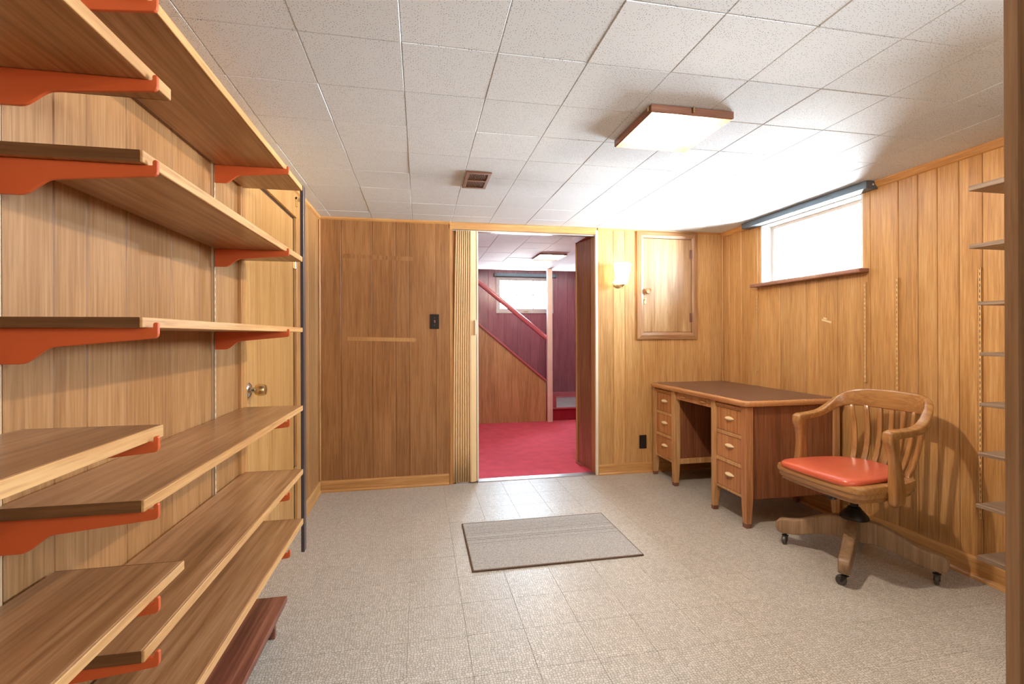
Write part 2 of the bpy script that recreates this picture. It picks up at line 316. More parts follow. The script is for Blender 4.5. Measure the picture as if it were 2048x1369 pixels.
def mat_mat():
    mt, nt, b = new_mat('grey_ribbed_mat'); L = nt.links.new
    tc = N(nt, 'ShaderNodeTexCoord'); sx = N(nt, 'ShaderNodeSeparateXYZ'); L(tc.outputs['Object'], sx.inputs[0])
    no = N(nt, 'ShaderNodeTexNoise'); no.inputs['Scale'].default_value = 230; no.inputs['Detail'].default_value = 3; L(tc.outputs['Object'], no.inputs['Vector'])
    rp = N(nt, 'ShaderNodeValToRGB'); e = rp.color_ramp.elements
    e[0].position = 0.3; e[0].color = (*lin((128, 124, 120)), 1); e[1].position = 0.7; e[1].color = (*lin((190, 186, 182)), 1); L(no.outputs['Fac'], rp.inputs['Fac'])
    # woven ribs across the far half only, of uneven darkness
    fr = N(nt, 'ShaderNodeMath', operation='MULTIPLY'); fr.inputs[1].default_value = 44.0; L(sx.outputs[1], fr.inputs[0])
    fc = N(nt, 'ShaderNodeMath', operation='FRACT'); L(fr.outputs[0], fc.inputs[0])
    ln = N(nt, 'ShaderNodeMath', operation='LESS_THAN'); ln.inputs[1].default_value = 0.22; L(fc.outputs[0], ln.inputs[0])
    gt = N(nt, 'ShaderNodeMath', operation='GREATER_THAN'); gt.inputs[1].default_value = -0.03; L(sx.outputs[1], gt.inputs[0])
    mm = N(nt, 'ShaderNodeMath', operation='MULTIPLY'); L(ln.outputs[0], mm.inputs[0]); L(gt.outputs[0], mm.inputs[1])
    fl = N(nt, 'ShaderNodeMath', operation='FLOOR'); L(fr.outputs[0], fl.inputs[0])
    wn = N(nt, 'ShaderNodeTexWhiteNoise', noise_dimensions='1D'); L(fl.outputs[0], wn.inputs['W'])
    m3 = N(nt, 'ShaderNodeMath', operation='MULTIPLY'); L(mm.outputs[0], m3.inputs[0]); L(wn.outputs['Value'], m3.inputs[1])
    mx = N(nt, 'ShaderNodeMix', data_type='RGBA'); mx.inputs[7].default_value = (*lin((92, 86, 80)), 1); L(rp.outputs[0], mx.inputs[6]); L(m3.outputs[0], mx.inputs['Factor'])
    L(mx.outputs[2], b.inputs['Base Color']); b.inputs['Roughness'].default_value = 0.9; b.inputs['Specular IOR Level'].default_value = 0.15
    bp = N(nt, 'ShaderNodeBump'); bp.inputs['Strength'].default_value = 0.5; bp.inputs['Distance'].default_value = 0.002
    L(no.outputs['Fac'], bp.inputs['Height']); L(bp.outputs['Normal'], b.inputs['Normal'])
    return mt
def glass_mat():
    mt = bpy.data.materials.new('window_glass'); mt.use_nodes = True; nt = mt.node_tree; nt.nodes.clear(); L = nt.links.new
    o = N(nt, 'ShaderNodeOutputMaterial'); mx = N(nt, 'ShaderNodeMixShader'); t = N(nt, 'ShaderNodeBsdfTransparent'); g = N(nt, 'ShaderNodeBsdfGlossy')
    t.inputs[0].default_value = (0.96, 0.98, 0.98, 1); g.inputs['Roughness'].default_value = 0.02
    fr = N(nt, 'ShaderNodeFresnel'); fr.inputs[0].default_value = 1.25
    L(fr.outputs[0], mx.inputs[0]); L(t.outputs[0], mx.inputs[1]); L(g.outputs[0], mx.inputs[2]); L(mx.outputs[0], o.inputs[0])
    return mt
M['floor'] = floor_mat(); M['ceiling'] = ceil_mat(); M['mat'] = mat_mat(); M['glass'] = glass_mat()
M['seam'] = flat('ceiling_furring', (96, 94, 92), 0.9, bump=0.05)
M['underlay'] = flat('floor_adhesive', (170, 157, 140), 0.8, bump=0.1)

# ------------------------------------------------------------------ floor: slab and tiles
fl = struct(MB().box(XL - 0.1, XR + 0.1, -1.7, YB + 0.12, -0.08, -0.003).box(XL, XR, -1.6, 0.735, -0.003, 0.0).build('floor', M['underlay']))
TS = 0.2325; FX0 = 0.647 - 7 * TS; FY0 = 1.665 - 4 * TS
def tile_mesh(name, x0, x1, y0, y1, z0, z1, mat, ch=0.0006):
    b = MB()
    b.loft([[(x0, y0, z0), (x1, y0, z0), (x1, y1, z0), (x0, y1, z0)], [(x0, y0, z1 - ch), (x1, y0, z1 - ch), (x1, y1, z1 - ch), (x0, y1, z1 - ch)],
            [(x0 + ch, y0 + ch, z1), (x1 - ch, y0 + ch, z1), (x1 - ch, y1 - ch, z1), (x0 + ch, y1 - ch, z1)]])
    me = bpy.data.meshes.new(name); me.from_pydata(b.v, [], b.f); me.update()
    bm = bmesh.new(); bm.from_mesh(me); bmesh.ops.recalc_face_normals(bm, faces=bm.faces); bm.to_mesh(me); bm.free()
    me.materials.append(mat); return me
_cache = {}
def floor_tile(x0, x1, y0, y1):
    g = 0.0004; w, d = round(x1 - x0, 4), round(y1 - y0, 4)
    k = ('f', w, d)
    if k not in _cache: _cache[k] = tile_mesh('floor_tile', g, w - g, g, d - g, -0.003, 0.0, M['floor'])
    o = link('floor_tile', _cache[k], fl); o.location = (x0, y0, 0)
xs = [XL] + [FX0 + TS * i for i in range(1, 16) if XL + 0.01 < FX0 + TS * i < XR - 0.01] + [XR]
ys = [FY0 + TS * i for i in range(0, 16) if FY0 + TS * i < YB - 0.01] + [YB]
for i in range(len(xs) - 1):
    for j in range(len(ys) - 1): floor_tile(xs[i], xs[i + 1], ys[j], ys[j + 1])

# ------------------------------------------------------------------ ceilings
def ceiling_tiles(parent, xs, ys, z, mat, holes=()):
    for i in range(len(xs) - 1):
        for j in range(len(ys) - 1):
            w, d = round(xs[i + 1] - xs[i], 4), round(ys[j + 1] - ys[j], 4)
            k = ('c', w, d)
            if k not in _cache:
                g = 0.0004; c = 0.0022; b = MB()
                b.loft([[(g, g, 0.014), (w - g, g, 0.014), (w - g, d - g, 0.014), (g, d - g, 0.014)], [(g, g, 0.0025), (w - g, g, 0.0025), (w - g, d - g, 0.0025), (g, d - g, 0.0025)],
                        [(g + c, g + c, 0), (w - g - c, g + c, 0), (w - g - c, d - g - c, 0), (g + c, d - g - c, 0)]])
                me = bpy.data.meshes.new('ceiling_tile'); me.from_pydata(b.v, [], b.f); me.update()
                bm = bmesh.new(); bm.from_mesh(me); bmesh.ops.recalc_face_normals(bm, faces=bm.faces); bm.to_mesh(me); bm.free()
                me.materials.append(mat); _cache[k] = me
            o = link('ceiling_tile', _cache[k], parent); o.location = (xs[i], ys[j], z + random.uniform(0, 0.0012))
            o.rotation_euler = (random.uniform(-0.002, 0.002), random.uniform(-0.002, 0.002), 0)
T = 0.3049; CX0, CY0 = -0.663, 1.213
ce = struct(MB().box(XL - 0.1, XR + 0.1, -1.7, YB + 0.12, H + 0.016, H + 0.1).box(XL, XR, -1.6, CY0 - 3 * T, H, H + 0.016).build('ceiling', M['seam']))
ceiling_tiles(ce, [XL] + [CX0 + T * i for i in range(11)] + [XR], [CY0 + T * i for i in range(-3, 9)] + [YB], H, M['ceiling'])

# ------------------------------------------------------------------ panelled walls
def planks(parent, axis, plane, side, edges, z0, z1, mat, holes=(), th=0.006, ch=0.0025, gap=0.0005):
    """planks on the wall plane (normal = +-axis, SIDE = +1 when the room lies at greater values); holes are (u0, u1, z0, z1)"""
    for a, b in zip(edges[:-1], edges[1:]):
        rects = [(a, b, z0, z1)]
        for h0, h1, k0, k1 in holes:
            nxt = []
            for p, q, r, s_ in rects:
                if q <= h0 or p >= h1 or s_ <= k0 or r >= k1: nxt.append((p, q, r, s_)); continue
                if p < h0: nxt.append((p, h0, r, s_))
                if q > h1: nxt.append((h1, q, r, s_))
                m0, m1 = max(p, h0), min(q, h1)
                if r < k0: nxt.append((m0, m1, r, k0))
                if s_ > k1: nxt.append((m0, m1, k1, s_))
            rects = nxt
        mb = MB()
        for p, q, r, s_ in rects:
            c0 = ch if abs(p - a) < 1e-6 else 0; c1 = ch if abs(q - b) < 1e-6 else 0
            g = gap
            back, frt = plane - side * th, plane
            sec = [(p + (g if c0 else 0), back), (q - (g if c1 else 0), back), (q - (g if c1 else 0), frt - side * c1), (q - c1 - (g if c1 else 0), frt), (p + c0 + (g if c0 else 0), frt), (p + (g if c0 else 0), frt - side * c0)]
            if axis == 'x': mb.prism([(w, u) for u, w in sec], 'z', r, s_)
            else: mb.prism(sec, 'z', r, s_)
        if mb.v: mb.build('plank', mat, parent)
# left wall
wl = struct(MB().box(XL - 0.12, XL - 0.006, -1.7, YB + 0.12, 0, H + 0.02).build('wall_left', M['groove']))
planks(wl, 'x', XL, 1, [0.20, 0.46, 0.68, 0.86, 1.03, 1.168, 1.269, 1.421, 1.652, 1.836, 1.97, 2.15, 2.203], 0, H, M['panel_left'])
planks(wl, 'x', XL, 1, [3.19, 3.50, 3.751, YB], 0, H, M['panel_left'])
MB().box(XL - 0.006, XL, -1.6, 0.20, 0, H).build('front_panel', M['panel_left'], wl)
# right wall with the window opening
WY0, WY1, WZ0, WZ1 = 2.465, 3.360, 1.602, 2.075
wr = struct(MB().box(XR + 0.006, XR + 0.22, 0.0, WY0, 0, H + 0.02).box(XR + 0.006, XR + 0.22, -1.7, -1.30, 0, H + 0.02).box(XR + 0.006, XR + 0.22, -1.30, 0.0, 0, 1.60).box(XR + 0.006, XR + 0.22, -1.30, 0.0, 2.08, H + 0.02).box(XR + 0.006, XR + 0.22, WY1, YB + 0.12, 0, H + 0.02)
            .box(XR + 0.006, XR + 0.22, WY0, WY1, 0, WZ0).box(XR + 0.006, XR + 0.22, WY0, WY1, WZ1, H + 0.02).build('wall_right', M['groove']))
planks(wr, 'x', XR, -1, ch=0.0035, gap=0.0009, edges=[0.485, 0.72, 0.9, 1.13, 1.32, 1.50, 1.70, 1.834, 1.937, 2.04, 2.14, 2.248, 2.42, 2.653, 2.804, 2.911, 3.06, 3.16, 3.40, 3.60, 3.76, YB], z0=0, z1=H, mat=M['panel'],
       holes=[(WY0, WY1, WZ0, WZ1)])
MB().box(XR, XR + 0.006, -1.6, -1.30, 0, H).box(XR, XR + 0.006, 0.0, 0.485, 0, H).box(XR, XR + 0.006, -1.30, 0.0, 0, 1.60).box(XR, XR + 0.006, -1.30, 0.0, 2.08, H).build('front_panel', M['panel'], wr)
# back wall: left stretch, header, right stretch, all 12 cm thick
OX0, OX1, OZ = 0.262, 1.478, 2.058
wb = struct(MB().box(XL - 0.1, OX0 - 0.02, YB + 0.006, YB + 0.114, 0, H + 0.02).box(OX0 - 0.02, OX1 + 0.012, YB + 0.006, YB + 0.114, OZ + 0.006, H + 0.02)
            .box(OX1 + 0.012, XR + 0.2, YB + 0.006, YB + 0.114, 0, H + 0.02).build('wall_back', M['groove']))
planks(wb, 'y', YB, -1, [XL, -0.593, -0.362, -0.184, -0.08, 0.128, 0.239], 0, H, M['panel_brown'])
planks(wb, 'y', YB, -1, [1.497, 1.638, 1.744, 1.90, 2.129, 2.323, 2.44, 2.57, XR], 0, H, M['panel'])
MB().box(0.239, OX1 + 0.012, YB - 0.004, YB + 0.006, OZ, H).build('header_board', M['trim'], wb, bevel=0.001)
MB().box(0.239, OX0, YB + 0.0, YB + 0.114, 0, OZ).box(OX0, OX0 + 0.03, YB + 0.03, YB + 0.114, 0, OZ).build('side_jamb', M['trim_z'], wb)
MB().box(OX1, OX1 + 0.012, YB + 0.02, YB + 0.114, 0, OZ).build('side_jamb', M['trim_z'], wb)
MB().box(1.474, 1.497, YB - 0.006, YB + 0.02, 0, H - 0.02).build('corner_bead', M['offwhite'], wb, bevel=0.003)
MB().box(OX0, OX1, YB + 0.006, YB + 0.114, OZ, OZ + 0.006).build('head_jamb', M['trim'], wb)
for x0, x1, z0, z1 in ((-0.548, -0.035, 1.150, 1.192), (-0.58, -0.06, 1.79, 1.835)):
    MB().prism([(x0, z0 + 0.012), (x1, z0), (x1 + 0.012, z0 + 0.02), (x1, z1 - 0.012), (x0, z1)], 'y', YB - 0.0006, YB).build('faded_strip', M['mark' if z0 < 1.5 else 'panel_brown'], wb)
# partition beside the camera (its end is the jamb at the picture's edge) and the wall behind the camera
wf = struct(MB().box(0.775, 1.08, 0.372, 0.478, 0, H).build('wall_front', M['panel']))
MB().box(0.760, 0.775, 0.478, 0.493, 0, H).box(0.775, 0.84, 0.478, 0.493, 0, H).build('casing', M['post_wood'], wf)
MB().box(0.766, 0.775, 0.372, 0.478, 0, H).build('side_jamb', M['post_wood'], wf)
struct(MB().box(XL, XR, -1.72, -1.6, 0, H).build('wall_front', M['plaster']))

# ------------------------------------------------------------------ trims and baseboards
def base_poly(p, side, h=0.088):      # (depth, z)
    d = [(0, 0), (0.020, 0), (0.020, 0.010), (0.012, 0.020), (0.012, h - 0.012), (0.007, h), (0, h)]
    return [(p + side * a, z) for a, z in d]
MBp = lambda poly, ax, a, b: MB().prism(poly, ax, a, b)
struct(MBp(base_poly(YB, -1), 'x', XL, 0.228).build('baseboard_back', M['trim']))
struct(MBp(base_poly(YB, -1), 'x', 1.497, XR).build('baseboard_back', M['trim']))
struct(MBp(base_poly(XL, 1), 'y', 3.31, YB - 0.02).build('baseboard_left', M['trim_y']))
struct(MBp(base_poly(XL, 1), 'y', 0.5, 2.2).build('baseboard_left', M['trim_y']))
br = struct(MBp(base_poly(XR, -1, 0.10), 'y', 0.5, YB - 0.02).build('baseboard_right', M['trim_y']))
qr = [(XR - 0.020 - 0.018 * math.cos(a), 0.018 * math.sin(a)) for a in [k * math.pi / 10 for k in range(6)]] + [(XR - 0.020, 0.0)]
MBp(qr, 'y', 0.5, YB - 0.02).build('quarter_round', M['trim_y'], br, smooth=True)
struct(MBp([(YB, H), (YB - 0.016, H), (YB - 0.012, H - 0.012), (YB, H - 0.02)], 'x', XL, 0.239).build('trim_1', M['trim']))
struct(MBp([(YB, H), (YB - 0.012, H), (YB - 0.009, H - 0.008), (YB, H - 0.014)], 'x', 1.497, XR).build('trim_2', M['trim']))
struct(MBp([(XL, H), (XL + 0.018, H), (XL + 0.014, H - 0.016), (XL, H - 0.028)], 'y', 0.5, YB).build('trim_3', M['trim_y']))
struct(MBp([(XR, H), (XR - 0.026, H), (XR - 0.022, H - 0.016), (XR - 0.008, H - 0.034), (XR, H - 0.038)], 'y', 0.5, YB).build('trim_4', M['trim_y']))
struct(MB().box(XR - 0.014, XR, YB - 0.014, YB, 0.09, H - 0.02).build('trim_5', M['trim_z'], bevel=0.005))
struct(MB().box(XL, XL + 0.014, YB - 0.016, YB, 0.09, H - 0.02).build('trim_6', M['trim_z'], bevel=0.004))
# threshold
struct(MBp([(YB - 0.005, 0), (YB + 0.005, 0.006), (YB + 0.075, 0.008), (YB + 0.09, 0.0)], 'x', OX0 + 0.2, OX1).build('trim_7', M['steel']))

# ------------------------------------------------------------------ closet door in the left wall
d1 = struct(MB().box(XL - 0.03, XL - 0.004, 2.272, 3.118, 0.012, 1.918).build('door_1', M['door'], bevel=0.002))
kb = MB().lathe((XL - 0.004, 2.335, 0.955), [(0.034, 0.0), (0.034, 0.004), (0.026, 0.010), (0.012, 0.014), (0.012, 0.030)], (1, 0, 0)).build('rosette', M['chrome'], d1, smooth=True)
MB().lathe((XL - 0.004, 2.335, 0.955), [(0.012, 0.028), (0.022, 0.032), (0.027, 0.040), (0.029, 0.050), (0.026, 0.066), (0.023, 0.072), (0.012, 0.074)], (1, 0, 0)).build('knob', M['brass'], d1, smooth=True)
for z in (0.35, 1.66):
    MB().cyl((XL + 0.004, 3.13, z - 0.045), (XL + 0.004, 3.13, z + 0.045), 0.007).box(XL - 0.004, XL + 0.002, 3.10, 3.13, z - 0.045, z + 0.045).build('hinge', M['brass'], d1, smooth=True)
tr8 = struct(MB().box(XL - 0.006, XL + 0.014, 2.203, 2.268, 0, 1.93).build('trim_8', M['trim_z'], bevel=0.002))
MB().box(XL - 0.006, XL + 0.014, 3.135, 3.30, 0, 1.93).build('side_casing', M['trim_z'], tr8, bevel=0.002)
MB().box(XL - 0.006, XL + 0.014, 2.203, 3.30, 1.93, 2.075).build('head_casing', M['door'], tr8, bevel=0.002)
MB().box(XL + 0.014, XL + 0.03, 3.10, 3.16, 2.035, 2.05).box(XL + 0.014, XL + 0.024, 3.10, 3.115, 1.99, 2.05).build('door_catch', M['brass'], tr8, bevel=0.001)

# ------------------------------------------------------------------ window in the right wall, its stool and blind case
w1 = struct(MB().box(XR - 0.002, XR + 0.14, WY1 - 0.014, WY1, WZ0, WZ1).box(XR - 0.002, XR + 0.14, WY0, WY0 + 0.014, WZ0, WZ1)
            .box(XR - 0.002, XR + 0.14, WY0 + 0.014, WY1 - 0.014, WZ1 - 0.014, WZ1).box(XR - 0.002, XR + 0.14, WY0 + 0.014, WY1 - 0.014, WZ0, WZ0 + 0.008).build('window_1', M['white']))
def sash(mb, x0, x1, y0, y1, z0, z1, t):
    return mb.box(x0, x1, y0, y0 + t, z0, z1).box(x0, x1, y1 - t, y1, z0, z1).box(x0, x1, y0 + t, y1 - t, z0, z0 + t).box(x0, x1, y0 + t, y1 - t, z1 - t, z1)
sash(MB(), XR + 0.09, XR + 0.125, WY0 + 0.014, WY1 - 0.014, WZ0 + 0.008, WZ1 - 0.014, 0.022).build('sash', M['white'], w1, bevel=0.002)
MB().box(XR + 0.105, XR + 0.109, WY0 + 0.036, WY1 - 0.036, WZ0 + 0.030, WZ1 - 0.036).build('pane', M['glass'], w1)
w3 = struct(sash(MB(), XR + 0.0, XR + 0.14, -1.30, 0.0, 1.60, 2.08, 0.03).build('window_fill', M['white']))  # unseen window, added to bring daylight into the near end
MB().box(XR + 0.105, XR + 0.109, -1.27, -0.03, 1.63, 2.05).build('pane', M['glass'], w3)
struct(MB().box(XR - 0.074, XR + 0.0, 2.425, 3.402, WZ0 - 0.026, WZ0).build('trim_9', M['lamp_frame'], bevel=0.006, seg=2))
bc = thing('blind_case', 'slate blue roller blind case across the top of the bright window', 'blind', (XR - 0.04, 2.92, 2.065))
BY0, BY1 = 2.368, 3.482
prof = [(XR - 0.082, 2.068), (XR - 0.082, 2.110), (XR - 0.062, 2.113), (XR - 0.030, 2.113), (XR - 0.010, 2.106), (XR - 0.002, 2.09), (XR - 0.002, 2.068)]
MBp(prof, 'y', BY0 + 0.004, BY1 - 0.004).build('case', M['slate'], bc)
prof2 = [(XR - 0.083, 2.066), (XR - 0.083, 2.111), (XR - 0.062, 2.1135), (XR - 0.030, 2.1135), (XR - 0.009, 2.107), (XR - 0.001, 2.09), (XR - 0.001, 2.066)]
for a, b in ((BY0, BY0 + 0.004), (BY1 - 0.004, BY1)): MBp(prof2, 'y', a, b).build('end_cap', M['slate'], bc)
MB().cyl((XR - 0.035, BY0 - 0.001, 2.092), (XR - 0.035, BY0, 2.092), 0.006).build('pin', M['offwhite'], bc)

# ------------------------------------------------------------------ left shelves: standards, brackets, boards
def standard(name, label, x, side, y, z0, z1, mat, group, pitch=0.028, w=0.016, d=0.011):
    """slotted shelf standard: a steel channel whose front plate is pierced by real slots"""
    t = thing(name, label, 'shelf standard', (x + side * d / 2, y, z0), group)
    a, b = x + side * 0.0005, x + side * d
    lo, hi = min(a, b), max(a, b); f0, f1 = (b - side * 0.0015, b); f0, f1 = min(f0, f1), max(f0, f1)
    mb = MB()
    mb.box(lo, hi, y - w / 2, y - w / 2 + 0.0015, z0, z1).box(lo, hi, y + w / 2 - 0.0015, y + w / 2, z0, z1)
    mb.box(f0, f1, y - w / 2, y - 0.0016, z0, z1).box(f0, f1, y + 0.0016, y + w / 2, z0, z1)
    n = int((z1 - z0) / pitch)
    for k in range(n + 1):
        z = z0 + k * pitch
        mb.box(f0, f1, y - 0.0016, y + 0.0016, z, min(z1, z + pitch * 0.48))
    mb.build('channel', mat, t)
    bl, bh = sorted((x + side * 0.0005, x + side * 0.002))
    MB().box(bl, bh, y - w / 2 + 0.0015, y + w / 2 - 0.0015, z0, z1).build('back_web', M['slot'], t)
standard('shelf_standard', 'pale slotted standard on the left wall, behind the near orange brackets', XL, 1, 1.018, 0.20, 2.02, M['standard_pale'], 'slotted shelf standards')
standard('shelf_standard', 'pale slotted standard on the left wall, just before the closet door', XL, 1, 1.945, 0.20, 2.02, M['standard_pale'], 'slotted shelf standards')
for y, z0, z1, lb in ((3.395, 0.905, 1.520, 'tan slotted standard under the left end of the bright window'), (2.447, 0.905, 1.517, 'tan slotted standard under the right end of the bright window'),
                      (2.248, 0.80, 1.518, 'tan slotted standard rising behind the swivel chair back'), (1.838, 0.295, 1.520, 'long tan slotted standard beside the grey-brown shelves')):
    standard('shelf_standard', lb, XR, -1, y, z0, z1, M['standard'], 'slotted shelf standards')

def bracket_poly(L=0.266):
    p = [(0.0, 0.0), (0.0, -0.066), (0.034, -0.066)]
    for k in range(1, 9):
        t = k / 8; p.append((0.034 + 0.055 * t, -0.066 + 0.031 * (t * t * (3 - 2 * t))))
    p += [(0.16, -0.0285), (L - 0.012, -0.0205), (L - 0.005, -0.0195), (L - 0.001, -0.016), (L, -0.011), (L, 0.008), (L - 0.002, 0.0105), (L - 0.006, 0.0105), (L - 0.0085, 0.008), (L - 0.0085, 0.0)]
    return p
_brk = None
def bracket(y, z, label):
    """sheet-steel bracket hooked in a standard; its raised lip holds the board"""
    global _brk
    X0 = XL + 0.0115
    if _brk is None:
        t = thing('shelf_bracket', label, 'bracket', (X0, y, z), 'orange shelf brackets'); o = t
        pl = bracket_poly(XL * -1 - 0.492 - 0.0115 + 0.004)
        b1 = MB().prism(pl, 'y', -0.004, 0.004).build('blade', M['orange'], t, bevel=0.001, local=True)
        b2 = MB().box(-0.010, 0.004, -0.0018, 0.0018, -0.058, -0.006).build('hook', M['orange'], t, local=True)
        _brk = (t, b1, b2)
    else:
        o = _brk[0].copy(); COL.objects.link(o); o.location = (X0, y, z); o['label'] = label
        for c in _brk[1:]:
            n = c.copy(); COL.objects.link(n); n.parent = o
SH = {}
def board(name, x0, x1, y0, y1, z0, z1, label, mat, edge, group, ev=0.006):
    t = thing(name, label, 'shelf', ((x0 + x1) / 2, (y0 + y1) / 2, z0), group)
    if edge is None:
        MB().box(x0, x1, y0, y1, z0, z1).build('board', mat, t, bevel=0.0015)
    else:
        s = 1 if abs(x1) < abs(x0) else -1          # the room side gets the banding
        if x0 < 0: MB().box(x0, x1 - ev, y0 + 0.0012, y1 - 0.0012, z0, z1).build('board', mat, t, bevel=0.0008); MB().box(x0, x1 - ev, y0, y0 + 0.0012, z0, z1).build('end_face', M['shelf_end'], t); MB().box(x0, x1 - ev, y1 - 0.0012, y1, z0, z1).build('end_face', M['shelf_end'], t); MB().box(x1 - ev, x1, y0, y1, z0, z1).build('edge_band', edge, t, bevel=0.0012)
        else: MB().box(x0 + ev, x1, y0, y1, z0, z1).build('board', mat, t, bevel=0.0008); MB().box(x0, x0 + ev, y0, y1, z0, z1).build('edge_band', edge, t, bevel=0.0012)
XF = -0.505; XB = XL + 0.013; YE = 2.228
LONG = [(1.838, 1.860, 1.0, 'topmost long shelf board on the left, close under the ceiling'), (1.525, 1.548, 1.0, 'second long shelf board from the top, its dark end facing the camera'),
        (1.2165, 1.236, 0.997, 'third long shelf board, at eye level, seen edge-on'), (0.872, 0.894, 1.0, 'fourth long shelf board, below the brass door knob'),
        (0.592, 0.614, 0.999, 'fifth long shelf board, above the lowest pale-edged long one'), (0.3725, 0.397, 0.60, 'lowest long shelf board, with a pale front edge')]
for z0, z1, y0, lb in LONG:
    board('shelf_board', XB, XF, y0, YE, z0, z1, lb, M['shelf'], M['shelf_edge'], 'shelf boards on the left wall')
SHORT = [(1.687, 1.711, 1.099, 'short near shelf board seen from below in the upper corner'), (1.000, 1.024, 1.065, 'short near shelf board with a golden edge at waist height'),
         (0.694, 0.713, 1.149, 'short near shelf board, lowest in front, with a blond edge')]
for z0, z1, y1, lb in SHORT:
    board('shelf_board', XB, XF + 0.002, 0.50, y1, z0, z1, lb, M['shelf'], M['shelf_edge'], 'shelf boards on the left wall')
nm = ['topmost', 'second', 'third', 'fourth', 'fifth', 'lowest']
for (z0, z1, y0, lb), n in zip(LONG, nm):
    bracket(1.945, z0 - 0.0005, 'orange steel bracket under the far end of the %s long shelf board' % n)
    bracket(1.018, z0 - 0.0005, 'orange steel bracket under the near end of the %s long shelf board' % n)
for (z0, z1, y1, lb), n in zip(SHORT, ('upper', 'golden-edged', 'lowest')):
    bracket(1.018, z0 - 0.0005, 'orange steel bracket under the %s short near shelf board' % n)
sp = thing('shelf_post', 'thin dark metal strip tying the far ends of the left shelves', 'post', (XF, YE + 0.02, 0.247))
MB().box(XF - 0.010, XF + 0.004, YE + 0.001, YE + 0.036, 0.247, 1.862).build('strip', M['post_metal'], sp, bevel=0.001)
lb_ = thing('plinth_board', 'dark red striped board on short feet along the left wall', 'shelf', (-0.65, 1.4, 0.0))
MB().box(XL + 0.022, -0.548, 0.55, 2.135, 0.087, 0.111).build('board', M['shelf_red'], lb_, bevel=0.002)
for y in (0.75, 2.03): MB().box(XL + 0.05, -0.565, y - 0.009, y + 0.009, 0, 0.087).build('foot', M['shelf_red'], lb_, bevel=0.002)

# ------------------------------------------------------------------ right-hand shelves
XG = 2.44
RS = [(1.717, 1.950, 1.977, 'grey-brown shelf, topmost of those at the right edge'), (1.715, 1.640, 1.662, 'grey-brown shelf, second from the top at the right edge'),
      (1.683, 1.338, 1.356, 'grey-brown shelf, third from the top at the right edge'), (1.677, 1.074, 1.090, 'grey-brown shelf, fourth from the top at the right edge'),
      (1.678, 0.805, 0.824, 'grey-brown shelf, fourth from the bottom at the right edge'), (1.683, 0.543, 0.562, 'grey-brown shelf, third from the bottom at the right edge'),
      (1.693, 0.270, 0.292, 'grey-brown shelf, second from the bottom at the right edge'), (1.688, 0.0, 0.022, 'grey-brown shelf, lowest of those at the right edge')]
RP = [(385, 10), (501, 8), (614, 6), (714.5, 5), (815, 5), (915, 6), (1018, 7), (1122, 9)]
for (y1, _a, _b, lb), (py, hh) in zip(RS, RP):
    dep = y1 * math.cos(YAW) + XG * math.sin(YAW)
    zt = 1.2 - (py - hh / 2 - CYP) / F_PX * dep + 0.0085; zb = max(1.2 - (py + hh / 2 - CYP) / F_PX * dep + 0.0085, zt - 0.03)
    if zt - zb < 0.016: zb = zt - 0.016
    board('shelf_board', XG, XR - 0.013, 0.56, y1, zb, zt, lb, M['shelf_grey'], M['shelf_grey'], 'shelf boards on the right wall', ev=0.004)
    SH[lb] = zb
standard('shelf_standard', 'tan slotted standard that holds the grey-brown shelves', XR, -1, 1.30, 0.20, 2.02, M['standard'], 'slotted shelf standards')
for lb, zb in SH.items():
    t = thing('shelf_bracket', 'tan bracket under the ' + lb.replace(' at the right edge', '').replace(' of those', ''), 'bracket', (XR - 0.012, 1.30, zb), 'tan shelf brackets')
    MB().prism([(XR - 0.0115, zb - 0.0005), (XR - 0.0115, zb - 0.062), (XR - 0.04, zb - 0.062), (XR - 0.09, zb - 0.032), (XG + 0.02, zb - 0.016), (XG + 0.02, zb - 0.0005)], 'y', 1.297, 1.303).build('blade', M['standard'], t)

